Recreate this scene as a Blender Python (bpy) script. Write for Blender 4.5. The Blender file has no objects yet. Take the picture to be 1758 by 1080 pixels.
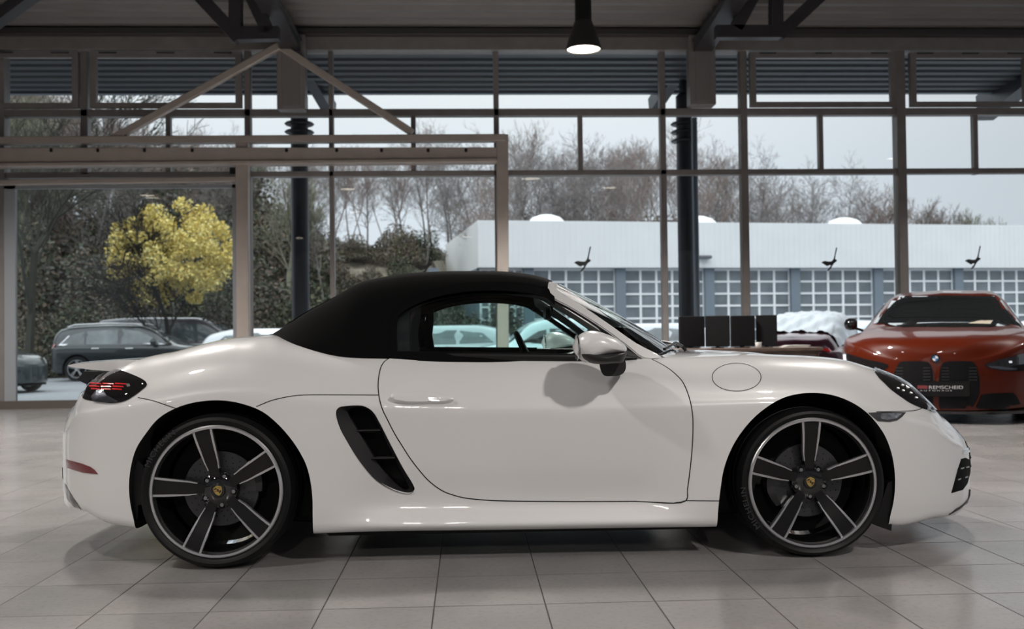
import bpy, bmesh, math, random
from mathutils import Vector, Matrix, Euler
from mathutils.bvhtree import BVHTree
from mathutils.geometry import delaunay_2d_cdt
PI = math.pi
SC = bpy.context.scene
COL = SC.collection
V = Vector
sin, cos = math.sin, math.cos

# ------------------------------------------------------------------ helpers
def tag(o, label=None, cat=None, group=None, kind=None):
    if label: o['label'] = label
    if cat: o['category'] = cat
    if group: o['group'] = group
    if kind: o['kind'] = kind
    return o

def empty(name, loc=(0, 0, 0), rz=0, label=None, cat=None, group=None):
    o = bpy.data.objects.new(name, None)
    COL.objects.link(o)
    o.location = loc
    o.rotation_euler = (0, 0, rz)
    o.empty_display_size = 0.1
    return tag(o, label, cat, group)

def finish(me, smooth=None):
    if smooth is not None:
        me.polygons.foreach_set('use_smooth', [True] * len(me.polygons))
        me.update()
        if smooth < 179:
            me.set_sharp_from_angle(angle=math.radians(smooth))
    me.update()

def obj(name, bm, mat, parent=None, smooth=None, norm=True):
    if norm:
        bmesh.ops.recalc_face_normals(bm, faces=bm.faces[:])
    me = bpy.data.meshes.new(name)
    bm.to_mesh(me); bm.free()
    for m in (mat if isinstance(mat, (list, tuple)) else [mat]):
        me.materials.append(m)
    finish(me, smooth)
    o = bpy.data.objects.new(name, me)
    COL.objects.link(o)
    if parent is not None: o.parent = parent
    return o

def struct(name, bm, mat, smooth=None, norm=True):
    o = obj(name, bm, mat, None, smooth, norm)
    o['kind'] = 'structure'
    return o

def BM(): return bmesh.new()

def add_box(bm, lo, hi, mi=0, M=None):
    vs = []
    for z in (lo[2], hi[2]):
        for y in (lo[1], hi[1]):
            for x in (lo[0], hi[0]):
                p = V((x, y, z))
                vs.append(bm.verts.new(M @ p if M else p))
    for f in ((0,2,3,1),(4,5,7,6),(0,1,5,4),(2,6,7,3),(0,4,6,2),(1,3,7,5)):
        fc = bm.faces.new([vs[i] for i in f]); fc.material_index = mi
    return vs

def bevel_all(bm, w, seg=2):
    bmesh.ops.bevel(bm, geom=bm.edges[:], offset=w, segments=seg, profile=0.5, affect='EDGES')

def bar(bm, a, b, w, h=None, up=V((0, 0, 1)), mi=0):
    """box beam from a to b, w wide, h high"""
    a = V(a); b = V(b); h = h or w
    d = (b - a).normalized()
    if abs(d.dot(up)) > .99: up = V((0, 1, 0))
    s = d.cross(up).normalized(); t = s.cross(d).normalized()
    vs = []
    for p in (a, b):
        for i, j in ((-1,-1),(1,-1),(1,1),(-1,1)):
            vs.append(bm.verts.new(p + s * (i * w / 2) + t * (j * h / 2)))
    for f in ((3,2,1,0),(4,5,6,7),(0,1,5,4),(1,2,6,5),(2,3,7,6),(3,0,4,7)):
        bm.faces.new([vs[i] for i in f]).material_index = mi

def tube(bm, pts, radii, n=10, cap=True, mi=0, flat=None):
    pts = [V(p) for p in pts]
    if not isinstance(radii, (list, tuple)): radii = [radii] * len(pts)
    rings = []
    ref = None
    for i, p in enumerate(pts):
        d = (pts[min(i + 1, len(pts) - 1)] - pts[max(i - 1, 0)])
        if d.length < 1e-9: d = V((0, 0, 1))
        d.normalize()
        if ref is None:
            ref = V((0, 0, 1)) if abs(d.z) < .9 else V((1, 0, 0))
        s = d.cross(ref).normalized(); t = s.cross(d).normalized(); ref = t
        r = radii[i]
        ra, rb = r if isinstance(r, (list, tuple)) else (r, r)
        rings.append([bm.verts.new(p + s * (cos(a) * ra) + t * (sin(a) * rb)) for a in [2 * PI * k / n for k in range(n)]])
    for a, b in zip(rings[:-1], rings[1:]):
        for k in range(n):
            bm.faces.new((a[k], a[(k + 1) % n], b[(k + 1) % n], b[k])).material_index = mi
    if cap:
        bm.faces.new(rings[0][::-1]).material_index = mi; bm.faces.new(rings[-1]).material_index = mi
    return rings

def lathe(bm, prof, n=48, M=None, mi=0, closed=False):
    """profile of (r, h); axis = local -Y (h runs along +Y)"""
    rings = []
    for r, h in prof:
        ring = []
        for k in range(n):
            a = 2 * PI * k / n
            p = V((r * cos(a), h, r * sin(a)))
            ring.append(bm.verts.new(M @ p if M else p))
        rings.append(ring)
    pairs = list(zip(rings[:-1], rings[1:]))
    if closed: pairs.append((rings[-1], rings[0]))
    for a, b in pairs:
        for k in range(n):
            bm.faces.new((a[k], a[(k + 1) % n], b[(k + 1) % n], b[k])).material_index = mi
    return rings

def lathe_z(bm, prof, n=32, c=(0, 0, 0), mi=0, cap=True):
    rings = []
    for r, z in prof:
        rings.append([bm.verts.new((c[0] + r * cos(2 * PI * k / n), c[1] + r * sin(2 * PI * k / n), c[2] + z)) for k in range(n)])
    for a, b in zip(rings[:-1], rings[1:]):
        for k in range(n):
            bm.faces.new((a[k], a[(k + 1) % n], b[(k + 1) % n], b[k])).material_index = mi
    if cap:
        bm.faces.new(rings[0][::-1]).material_index = mi; bm.faces.new(rings[-1]).material_index = mi

def grid_faces(bm, g, mi=0, loop=False):
    for i in range(len(g) - 1):
        n = len(g[i])
        for j in range(n if loop else n - 1):
            q = [g[i][j], g[i][(j + 1) % n], g[i + 1][(j + 1) % n], g[i + 1][j]]
            u = []
            for v in q:
                if v not in u: u.append(v)
            if len(u) >= 3:
                try: bm.faces.new(u).material_index = mi
                except ValueError: pass

def prism(bm, poly, fa, fb, mi=0):
    """poly: list of 2-D points; fa, fb map a 2-D point to the 3-D front and back"""
    a = [bm.verts.new(fa(p)) for p in poly]; b = [bm.verts.new(fb(p)) for p in poly]
    n = len(poly)
    bm.faces.new(a).material_index = mi; bm.faces.new(b[::-1]).material_index = mi
    for i in range(n):
        bm.faces.new((a[i], b[i], b[(i + 1) % n], a[(i + 1) % n])).material_index = mi

def crom(pts, n=8, closed=False):
    """Catmull-Rom through points"""
    P = [V(p) for p in pts]; N = len(P); out = []
    rng = range(N) if closed else range(N - 1)
    for i in rng:
        p0 = P[(i - 1) % N] if closed or i > 0 else P[0] * 2 - P[1]
        p1 = P[i]; p2 = P[(i + 1) % N]
        p3 = P[(i + 2) % N] if closed or i + 2 < N else P[-1] * 2 - P[-2]
        # centripetal
        t0 = 0; t1 = t0 + max((p1 - p0).length, 1e-6) ** .5; t2 = t1 + max((p2 - p1).length, 1e-6) ** .5; t3 = t2 + max((p3 - p2).length, 1e-6) ** .5
        for k in range(n):
            t = t1 + (t2 - t1) * k / n
            A1 = p0 * ((t1 - t) / (t1 - t0)) + p1 * ((t - t0) / (t1 - t0))
            A2 = p1 * ((t2 - t) / (t2 - t1)) + p2 * ((t - t1) / (t2 - t1))
            A3 = p2 * ((t3 - t) / (t3 - t2)) + p3 * ((t - t2) / (t3 - t2))
            B1 = A1 * ((t2 - t) / (t2 - t0)) + A2 * ((t - t0) / (t2 - t0))
            B2 = A2 * ((t3 - t) / (t3 - t1)) + A3 * ((t - t1) / (t3 - t1))
            out.append(B1 * ((t2 - t) / (t2 - t1)) + B2 * ((t - t1) / (t2 - t1)))
    if not closed: out.append(P[-1].copy())
    return out

def pw(tab):
    """monotone cubic interpolation of (x, y) pairs"""
    tab = sorted(tab)
    xs = [t[0] for t in tab]; ys = [t[1] for t in tab]; n = len(xs)
    d = [(ys[i + 1] - ys[i]) / (xs[i + 1] - xs[i]) for i in range(n - 1)]
    m = [d[0]] + [0 if d[i - 1] * d[i] <= 0 else 2 * d[i - 1] * d[i] / (d[i - 1] + d[i]) for i in range(1, n - 1)] + [d[-1]]
    def f(x):
        if x <= xs[0]: return ys[0]
        if x >= xs[-1]: return ys[-1]
        lo = 0
        for i in range(n - 1):
            if xs[i] <= x <= xs[i + 1]: lo = i; break
        h = xs[lo + 1] - xs[lo]; t = (x - xs[lo]) / h
        return ((2*t**3 - 3*t*t + 1) * ys[lo] + (t**3 - 2*t*t + t) * h * m[lo] + (-2*t**3 + 3*t*t) * ys[lo + 1] + (t**3 - t*t) * h * m[lo + 1])
    return f

def sstep(a, b, x):
    t = min(1, max(0, (x - a) / (b - a))); return t * t * (3 - 2 * t)

def boolean(o, cutter, op='DIFFERENCE', keep=False, solver='EXACT'):
    cutter.parent = o.parent
    m = o.modifiers.new('b', 'BOOLEAN'); m.operation = op; m.object = cutter; m.solver = solver
    if solver == 'EXACT': m.use_self = False
    dg = bpy.context.evaluated_depsgraph_get(); dg.update()
    me = bpy.data.meshes.new_from_object(o.evaluated_get(dg), depsgraph=dg)
    o.modifiers.clear()
    old = o.data; o.data = me; bpy.data.meshes.remove(old)
    if not keep:
        cm = cutter.data; bpy.data.objects.remove(cutter); bpy.data.meshes.remove(cm)

# ------------------------------------------------------------------ materials
MATS = {}
def mat(name, color=(.5, .5, .5), rough=.5, metal=0, coat=0, spec=.5, noise=None, bump=None, emit=None, es=1, alpha=None, sheen=0, coatr=.03):
    """noise=(scale, amount, detail) varies the colour; bump=(scale, strength)"""
    if name in MATS: return MATS[name]
    m = bpy.data.materials.new(name); m.use_nodes = True
    nt = m.node_tree; b = nt.nodes['Principled BSDF']
    b.inputs['Base Color'].default_value = (*color, 1)
    b.inputs['Roughness'].default_value = rough
    b.inputs['Metallic'].default_value = metal
    b.inputs['Coat Weight'].default_value = coat
    b.inputs['Coat Roughness'].default_value = coatr
    b.inputs['Specular IOR Level'].default_value = spec
    if sheen: b.inputs['Sheen Weight'].default_value = sheen
    if emit:
        b.inputs['Emission Color'].default_value = (*emit, 1); b.inputs['Emission Strength'].default_value = es
    if noise or bump:
        tc = nt.nodes.new('ShaderNodeTexCoord')
    if noise:
        n = nt.nodes.new('ShaderNodeTexNoise'); n.inputs['Scale'].default_value = noise[0]; n.inputs['Detail'].default_value = noise[2] if len(noise) > 2 else 3
        nt.links.new(tc.outputs['Object'], n.inputs['Vector'])
        r = nt.nodes.new('ShaderNodeValToRGB')
        k = noise[1]
        r.color_ramp.elements[0].position = .3; r.color_ramp.elements[1].position = .7
        r.color_ramp.elements[0].color = (*[c * (1 - k) for c in color], 1)
        r.color_ramp.elements[1].color = (*[min(1, c * (1 + k)) for c in color], 1)
        nt.links.new(n.outputs['Fac'], r.inputs['Fac']); nt.links.new(r.outputs['Color'], b.inputs['Base Color'])
    if bump:
        n2 = nt.nodes.new('ShaderNodeTexNoise'); n2.inputs['Scale'].default_value = bump[0]; n2.inputs['Detail'].default_value = 4
        nt.links.new(tc.outputs['Object'], n2.inputs['Vector'])
        bp = nt.nodes.new('ShaderNodeBump'); bp.inputs['Strength'].default_value = bump[1]; bp.inputs['Distance'].default_value = .01
        nt.links.new(n2.outputs['Fac'], bp.inputs['Height']); nt.links.new(bp.outputs['Normal'], b.inputs['Normal'])
    MATS[name] = m
    return m

def glass(name, tint=(1, 1, 1), ior=1.5, rough=0, gain=1.0):
    """thin clear sheet: tinted transparency under a fresnel mirror"""
    if name in MATS: return MATS[name]
    m = bpy.data.materials.new(name); m.use_nodes = True
    nt = m.node_tree; nt.nodes.clear()
    o = nt.nodes.new('ShaderNodeOutputMaterial'); mx = nt.nodes.new('ShaderNodeMixShader')
    t = nt.nodes.new('ShaderNodeBsdfTransparent'); t.inputs[0].default_value = (*tint, 1)
    g = nt.nodes.new('ShaderNodeBsdfGlossy'); g.inputs['Roughness'].default_value = rough
    g.inputs['Color'].default_value = (gain, gain, gain, 1)
    f = nt.nodes.new('ShaderNodeFresnel'); f.inputs[0].default_value = ior
    nt.links.new(f.outputs[0], mx.inputs[0]); nt.links.new(t.outputs[0], mx.inputs[1]); nt.links.new(g.outputs[0], mx.inputs[2])
    nt.links.new(mx.outputs[0], o.inputs[0])
    MATS[name] = m
    return m

# ------------------------------------------------------------------ camera (floor tiles and facade run along x; y points outdoors)
FPX = 1709.0; PITCH, ROLL, TYAW, CAMH = .0193, .0119, .0448, .952
def _cam_rows():
    cp, sp, cr, sr = cos(PITCH), sin(PITCH), cos(ROLL), sin(ROLL)
    base = Matrix(((1,0,0),(0,0,-1),(0,1,0)))
    P = Matrix(((1,0,0),(0,cp,sp),(0,-sp,cp))); Z = Matrix(((cr,sr,0),(-sr,cr,0),(0,0,1)))
    Y = Matrix(((cos(TYAW), -sin(TYAW), 0), (sin(TYAW), cos(TYAW), 0), (0, 0, 1)))
    return Z @ base @ P @ Y
CR = _cam_rows()
CAMP = V((0, 0, CAMH))
def ray(u, v):
    d = CR.transposed() @ V(((u - 879) / FPX, (v - 540) / FPX, 1))
    return d
def onb(u, v, b):
    """world point seen at pixel (u, v) on the plane y = b"""
    d = ray(u, v); return CAMP + d * (b / d.y)
def onz(u, v, z):
    d = ray(u, v); return CAMP + d * ((z - CAMH) / d.z)
def project(p):
    c = CR @ (V(p) - CAMP); return (879 + FPX * c.x / c.z, 540 + FPX * c.y / c.z)
cam = bpy.data.cameras.new('camera'); camo = bpy.data.objects.new('camera', cam); COL.objects.link(camo)
r0, r1, r2 = CR[0], CR[1], CR[2]
M = Matrix(((r0[0], -r1[0], -r2[0], 0), (r0[1], -r1[1], -r2[1], 0), (r0[2], -r1[2], -r2[2], CAMH), (0, 0, 0, 1)))
camo.matrix_world = M
cam.sensor_width = 36; cam.lens = 36 * FPX / 1758; cam.clip_start = .05; cam.clip_end = 600
cam.dof.use_dof = True; cam.dof.focus_distance = 4.25; cam.dof.aperture_fstop = 3.5
SC.camera = camo
SC.view_settings.view_transform = 'Standard'; SC.view_settings.look = 'None'
SC.view_settings.exposure = 0; SC.view_settings.gamma = 1; SC.view_settings.use_curve_mapping = False
SC.cycles.use_denoising = True
SC.cycles.max_bounces = 8; SC.cycles.diffuse_bounces = 3; SC.cycles.glossy_bounces = 4; SC.cycles.transparent_max_bounces = 24
SC.cycles.sample_clamp_indirect = 4; SC.cycles.caustics_reflective = False; SC.cycles.caustics_refractive = False

# sports car frame: x forward from the rear axle, y away from the camera from the centre line
def w2b(p):   # rotate fitted frame to the building frame
    c, s = cos(-TYAW), sin(-TYAW); return V((p[0] * c - p[1] * s, p[0] * s + p[1] * c))
_p = w2b((-1.2221, 4.1017)); CARA = .0352 - TYAW
CARO = V((_p.x - sin(CARA) * .9, _p.y + cos(CARA) * .9, 0))
CMW = Matrix.Translation(CARO) @ Matrix.Rotation(CARA, 4, 'Z'); CMI = CMW.inverted()
CAMC = CMI @ CAMP
def cray(u, v): return (CMI.to_3x3() @ ray(u, v)).normalized()
def cpt(u, v, y):
    """car-frame point at pixel (u, v) on the plane y"""
    d = cray(u, v); return CAMC + d * ((y - CAMC.y) / d.y)
# ================================================================== SPORTS CAR
paint = mat('white_paint', (.785, .78, .78), .35, 0, coat=1.0, coatr=.02)
def black(name='satin_black', c=.008, r=.4, **k): return mat(name, (c, c, c * 1.05), r, spec=.3, **k)
m_black = black(); m_gloss = mat('gloss_black', (.006, .006, .007), .06, 0, coat=1)
m_rubber = mat('rubber', (.006, .006, .0065), .5, bump=(60, .05), spec=.25); m_trim = mat('grey_trim', (.022, .021, .022), .45, spec=.35)
m_dark = mat('cavity_black', (.004, .004, .004), .9)
m_fabric = mat('soft_top_fabric', (.0042, .0041, .0043), .95, noise=(300, .25), bump=(900, .12), spec=.1)
m_silver = mat('machined_silver', (.62, .62, .64), .28, .9, bump=(200, .02)); m_chrome = mat('chrome', (.8, .8, .82), .08, 1)
m_steel = mat('brushed_steel', (.35, .35, .36), .32, 1, bump=(80, .03))

car = empty('sports_car', CARO, CARA, 'white two-seat convertible sports car with closed black soft top, seen side on', 'car')

def topz(px, y): return [(p.x, p.z) for p in (cpt(u, v, y) for u, v in px)]
z_bot = pw([(-.86, .33), (-.84, .27), (-.79, .205)] + topz([(148, 878), (178, 888), (213, 895.6), (231, 897.5)], -.72) +
           [(-.32, .155), (.2, .13)] + topz([(536, 920), (609, 918), (787, 916.7), (1000, 914), (1233, 908.7)], -.87) + [(2.3, .125), (2.6, .15)] +
           topz([(1531, 897.3), (1560, 894), (1593, 889.5)], -.72) + topz([(1628, 882)], -.6) + [(3.39, .165), (3.445, .205), (3.475, .24)])
# height of the crown line of the wings
z_crown = pw([(-.862, .55), (-.85, .60)] + topz([(126, 682), (140, 671), (152, 653), (165, 643)], -.55) + topz([(181, 636.5), (203, 629), (223, 622.5), (244, 615), (271, 608.6), (299, 604), (326, 597), (353, 590), (380.5, 584), (408, 580), (435, 578), (454, 576)], -.60) +
             [(.30, .925), (.50, .893), (.8, .868), (1.28, .853), (1.75, .847), (1.95, .846)] +
             topz([(1280, 607), (1335, 609.0), (1389, 611.3), (1422, 614), (1444, 617), (1467, 623), (1498, 632.2), (1522, 640), (1544, 649), (1560, 658), (1578, 674.4), (1596, 689), (1609, 701)], -.58) +
             topz([(1622, 712), (1640, 723.3)], -.52) + topz([(1655.6, 736)], -.48) + topz([(1665, 746)], -.45) + [(3.40, .435), (3.44, .40), (3.475, .36)])
h_mid = pw([(-.86, -.0), (-.7, -.01), (-.2, -.0), (.3, -.0), (1.7, .0), (1.9, .012), (2.15, -.0), (2.45, -.035), (2.8, -.03), (3.1, .0), (3.475, 0)])
XR, XF = -.862, 3.475
def W(x):
    w = pw([(-.9, .885), (-.3, .898), (0, .90), (.35, .896), (.9, .872), (1.5, .866), (2.0, .882), (2.45, .893), (2.9, .890), (3.3, .885)])(x)
    if x < -.12:
        t = (-.12 - x) / (-.12 - XR); w *= max(0, 1 - t ** 2.9) ** (1 / 2.3)
    if x > 2.62:
        t = (x - 2.62) / (XF - 2.62); w *= max(0, 1 - t ** 2.3) ** (1 / 2.05)
    return max(w, .0)
#        f    inset-door  inset-fender
CTRL = [(0.0, .13, .10), (.012, .035, .035), (.045, .012, .02), (.10, .030, .014), (.16, .046, .010), (.38, .022, .003), (.60, .004, .0), (.715, .000, .004),
        (.745, .013, .014), (.80, .030, .030), (.88, .056, .066), (.94, .090, .115), (.982, .130, .19), (1.0, .20, .29)]
def section(x):
    zb, zc, w = z_bot(x), z_crown(x), W(x)
    fd = sstep(.42, .75, x) * (1 - sstep(1.75, 2.1, x))       # door weight
    k = min(1, w / .6)
    pts = [(0, zb)]
    for f, di, fi in CTRL:
        ins = (di * fd + fi * (1 - fd)) * k
        pts.append((w - ins * 1.0 if w > .3 else w * (1 - ins / .9), zb + (zc - zb) * f))
    yc = pts[-1][0]
    hm = zc + h_mid(x)
    e = min(1, (w / .6) ** 2)
    pts.append((yc * .80, zc + h_mid(x) * .25 + .004 * e)); pts.append((yc * .5, zc + h_mid(x) * .75 + .003 * e)); pts.append((0, hm))
    dense = [pts[0]]
    c = crom([(p[0], p[1], 0) for p in pts[1:]], 5)
    dense += [(p.x, p.y) for p in c]
    return dense
def stations():
    xs = []
    n = 34
    for i in range(n): xs.append(XR + (.70) * (1 - cos(PI / 2 * i / n)))
    x = XR + .70
    while x < 2.62: xs.append(x); x += .028
    n = 44
    for i in range(n + 1): xs.append(2.62 + (XF - 2.62) * sin(PI / 2 * i / n))
    return xs
bm = BM(); rings = []
for x in stations():
    s = section(x)
    ring = [bm.verts.new((x, -y, z)) for y, z in s] + [bm.verts.new((x, y, z)) for y, z in s[-2:0:-1]]
    rings.append(ring)
grid_faces(bm, rings, loop=True)
bmesh.ops.remove_doubles(bm, verts=bm.verts, dist=2e-4)
bmesh.ops.dissolve_degenerate(bm, dist=1e-5, edges=bm.edges)
bmesh.ops.recalc_face_normals(bm, faces=bm.faces[:])
print('nonmanifold', len([e for e in bm.edges if len(e.link_faces) != 2]))
BODY = BVHTree.FromBMesh(bm)
body = obj('body_shell', bm, [paint, m_dark], car, 40)

def hit(u, v, tree=None):
    """surface point and normal under a pixel of the photograph"""
    d = cray(u, v); h = (tree or BODY).ray_cast(CAMC, d)
    if h[0] is None: return None
    n = h[1]
    if n.dot(d) > 0: n = -n
    return h[0], n
def side(x, z, tree=None, y0=-2):
    h = (tree or BODY).ray_cast(V((x, y0, z)), V((0, 1, 0)))
    return h[0]

def inside(p, poly):
    x, y = p; c = False; n = len(poly)
    for i in range(n):
        x1, y1 = poly[i][0], poly[i][1]; x2, y2 = poly[i - 1][0], poly[i - 1][1]
        if (y1 > y) != (y2 > y) and x < (x2 - x1) * (y - y1) / (y2 - y1) + x1: c = not c
    return c

def flip(me_src, name, mats, parent, smooth=None):
    """mirror image of a mesh for the far side"""
    me = me_src.copy(); me.transform(Matrix.Scale(-1, 4, (0, 1, 0))); me.flip_normals()
    o = bpy.data.objects.new(name, me); COL.objects.link(o); o.parent = parent
    return o

def patch(name, px, mt, parent=None, off=.002, thick=.006, step=6, smooth=35, sm=0, tree=None, mirror=True, dome=0, both=None):
    """a shaped panel lying on the body under the outline px"""
    if sm: px = [(p.x, p.y) for p in crom([(a, b, 0) for a, b in px], sm, closed=True)]
    xs = [p[0] for p in px]; ys = [p[1] for p in px]
    pts = [V(p) for p in px]; n = len(pts)
    edges = [(i, (i + 1) % n) for i in range(n)]
    y = min(ys) + step * .5; r = 0
    def edist(q):
        m = 1e9
        for i in range(n):
            a = V(px[i]); b = V(px[i - 1]); d = b - a
            t = max(0, min(1, (q - a).dot(d) / max(d.dot(d), 1e-9))); m = min(m, (q - a - d * t).length)
        return m
    while y < max(ys):
        x = min(xs) + step * (.5 if r % 2 else 0)
        while x < max(xs):
            if inside((x, y), px):
                q = V((x, y))
                if edist(q) > step * .45: pts.append(q)
            x += step
        y += step * .87; r += 1
    o2, e2, f2, *_ = delaunay_2d_cdt(pts, edges, [], 0, 1e-4)
    tris = []
    for f in f2:
        c = sum((V((o2[i][0], o2[i][1])) for i in f), V((0, 0))) / len(f)
        if inside(c, px): tris.append(f)
    bm = BM(); A = []; B = []; last = None
    for q in o2:
        h = hit(q[0], q[1], tree)
        if h is None:
            # slide to the nearest surface
            p = cpt(q[0], q[1], -.5); loc, nn, *_r = (tree or BODY).find_nearest(p); h = (loc, nn if nn.y < 0 else -nn)
        dm = dome * (1 - math.exp(-edist(V((q[0], q[1]))) / 6)) if dome else 0
        A.append(bm.verts.new(h[0] + h[1] * (off + dm))); B.append(bm.verts.new(h[0] + h[1] * (off - thick)))
    cnt = {}
    for f in tris:
        bm.faces.new([A[i] for i in f]); bm.faces.new([B[i] for i in f][::-1])
        for i in range(len(f)):
            e = (f[i], f[(i + 1) % len(f)]); cnt[e] = 1
    for (i, j) in list(cnt):
        if (j, i) not in cnt: bm.faces.new((A[j], A[i], B[i], B[j]))
    for v in [v for v in bm.verts if not v.link_faces]: bm.verts.remove(v)
    o = obj(name, bm, mt, parent, smooth)
    if mirror:
        far = flip(o.data, name, mt, both if both is not None else parent)
        return o, far
    return o

def ribbon(nm, par, mt, px, w, off=.0008, sm=6, tree=None, closed=False, mi=0, sides=(1, -1)):
    """narrow strip following the body under the line px; w in metres"""
    P = [(p.x, p.y) for p in crom([(a, b, 0) for a, b in px], sm, closed)] if sm else px
    H = [h for h in (hit(u, v, tree) for u, v in P) if h]
    L = []
    n = len(H)
    for i, (p, nn) in enumerate(H):
        a = H[(i - 1) % n][0] if closed or i else H[0][0]; b = H[(i + 1) % n][0] if closed or i < n - 1 else H[-1][0]
        t = (b - a).normalized(); s = t.cross(nn).normalized()
        q = p + nn * off
        L.append((q - s * w / 2, q + s * w / 2))
    for sg in sides:
        bm = BM(); vs = [[bm.verts.new((a.x, a.y * sg, a.z)), bm.verts.new((b.x, b.y * sg, b.z))] for a, b in L]
        grid_faces(bm, vs + ([vs[0]] if closed else []), mi); obj(nm, bm, mt, par)

# ---- wheel arches
def lat_cutter(poly_xz, y0, y1, mt, sides=(1, -1)):
    bm = BM()
    for s in sides:
        prism(bm, poly_xz, lambda p: V((p[0], s * y0, p[1])), lambda p: V((p[0], s * y1, p[1])))
    return obj('cutter', bm, mt)
rear_arch = [(233, 915), (226.7, 896.3), (220.7, 863.7), (219.3, 834), (222.8, 804.4), (232.6, 771.9), (248.9, 746.7), (272.6, 718.5), (302.2, 700.7), (331.9, 691.3), (361.5, 687.4), (391, 688), (420.7, 694.2), (450.4, 706), (474, 724.4), (494.8, 746.7), (512.6, 771.9), (526, 798.5), (533.3, 828), (536.3, 857.8), (536.3, 887.4), (535.7, 935)]
front_arch = [(1234, 930), (1234, 908.7), (1235, 873), (1238.3, 840), (1243.3, 806.7), (1255, 773.3), (1270, 746.7), (1293.3, 718.3), (1320, 696.7), (1346.7, 683.3), (1373.3, 676.7), (1400, 675), (1426.7, 677.7), (1453.3, 686), (1480, 701.7), (1500, 720), (1520, 746.7), (1531.7, 773.3), (1538.3, 800), (1541, 830), (1539.3, 860), (1533.3, 890), (1529, 908)]
ARCHES = []
for A_ in (rear_arch, front_arch):
    q = [(p.x, p.z) for p in (cpt(u, v, -.89) for u, v in A_)]
    q[0] = (q[0][0], -.1); q[-1] = (q[-1][0], -.1)
    q = [q[0]] + [(p.x, p.y) for p in crom([(a, b, 0) for a, b in q[1:-1]], 4)] + [q[-1]]
    ARCHES.append(q)
    boolean(body, lat_cutter(q, -1.2, -.56, m_dark))
# ---- cabin tub and side air intakes
def plan(pts): return [(p.x, p.y) for p in crom([(a, b, 0) for a, b in pts], 5, closed=True)]
tub = plan([(.28, -.45), (.34, -.62), (.55, -.700), (.9, -.715), (1.4, -.715), (1.72, -.70), (1.86, -.60), (2.02, -.35), (2.08, 0), (2.02, .35), (1.86, .60), (1.72, .70), (1.4, .715), (.9, .715), (.55, .700), (.34, .62), (.28, .45), (.26, 0)])
bm = BM(); prism(bm, tub, lambda p: V((p[0], p[1], .22)), lambda p: V((p[0], p[1], 1.2)))
boolean(body, obj('cutter', bm, m_dark))
scoop_px = [(577.8, 706), (583, 699), (594, 697), (608, 696), (623, 696.6), (635, 702), (643, 710), (650.4, 723), (668, 758.5), (691.9, 806), (708, 834), (710.5, 843), (704, 848.3), (686, 846), (662, 835.6), (644.4, 823.7), (620.7, 797), (597, 758.5), (583, 731)]
def shrink(px, d):
    P = [V(p) for p in px]; n = len(P); out = []
    ar = sum(P[i - 1].x * P[i].y - P[i].x * P[i - 1].y for i in range(n))
    sg = 1 if ar > 0 else -1
    for i in range(n):
        t = (P[(i + 1) % n] - P[i - 1]).normalized(); out.append(tuple(P[i] + V((-t.y, t.x)) * d * sg))
    return out
scoop_s = [(p.x, p.y) for p in crom([(a, b, 0) for a, b in scoop_px], 4, closed=True)]
inner_px = [(597, 707), (603, 701), (615, 699), (628, 701), (638, 711), (647, 725), (662, 757), (684, 803), (700, 833), (701, 840), (694, 840), (680, 831), (664, 815), (645, 790), (625, 757), (605, 724)]
inner_s = [(p.x, p.y) for p in crom([(a, b, 0) for a, b in inner_px], 4, closed=True)]
q = [(p.x, p.z) for p in (cpt(u, v, -.875) for u, v in scoop_s)]
boolean(body, lat_cutter(q, -1.2, -.74, m_dark))
finish(body.data, 40)

# ---- doors, panel gaps, filler flap
door_px = [(673.6, 613.2), (662, 619.5), (655, 629), (651.2, 643), (649.4, 660), (650, 673), (652.2, 687.4), (657, 703), (665.2, 720), (677, 743), (691.9, 767.4), (706, 789), (721.5, 808.9), (735, 824), (751, 837), (764, 844.5), (780.7, 850.4), (798, 854.7), (816, 856.9), (845, 859), (875.6, 859.9), (940, 860.6), (1000, 860.8), (1090, 860.5), (1177.3, 859.4), (1180, 840), (1183.6, 813), (1187.5, 775), (1189.3, 740), (1189, 717), (1186, 695), (1180, 674), (1171.5, 655.8), (1161, 644), (1147, 632.5), (1132, 623.5), (1119, 617.2)]
top_px = [(1106, 616.6), (1060, 617.4), (983, 618.2), (920, 617.6), (860, 616.2), (780, 614.6), (713, 613.6)]
dp = [(p.x, p.y) for p in crom([(a, b, 0) for a, b in door_px], 3)] + top_px
door, door2 = patch('door', shrink(dp, .7), paint, car, off=.0016, thick=.008, step=9, smooth=30)
ribbon('panel_gap', car, m_dark, door_px, .006)
ribbon('panel_gap', car, m_dark, [(440, 698.2), (467.3, 687.3), (500, 680.4), (522, 678.3), (580, 678), (650, 678.3)], .0035)
ribbon('panel_gap', car, m_dark, [(237, 682.6), (262, 688), (301, 701)], .0035)
ribbon('panel_gap', car, m_dark, [(1178, 859.5), (1200, 859.8), (1235, 860)], .0035)
ribbon('panel_gap', car, m_dark, [(1119, 617), (1136, 614)], .003, sm=1)
ribbon('panel_gap', car, m_dark, [(1504, 707), (1540, 706.5), (1572, 704.5), (1583, 701)], .003)
flap = [(1264.5 + 42 * cos(a), 647.8 + 24 * sin(a) + 0 * cos(a)) for a in [2 * PI * k / 40 for k in range(40)]]
ribbon('flap_gap', car, m_dark, flap, .003, sm=0, closed=True, sides=(1,))
patch('fuel_filler_flap', shrink(flap, 1.2), paint, car, off=.0012, thick=.006, step=6, smooth=30, mirror=False)

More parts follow.
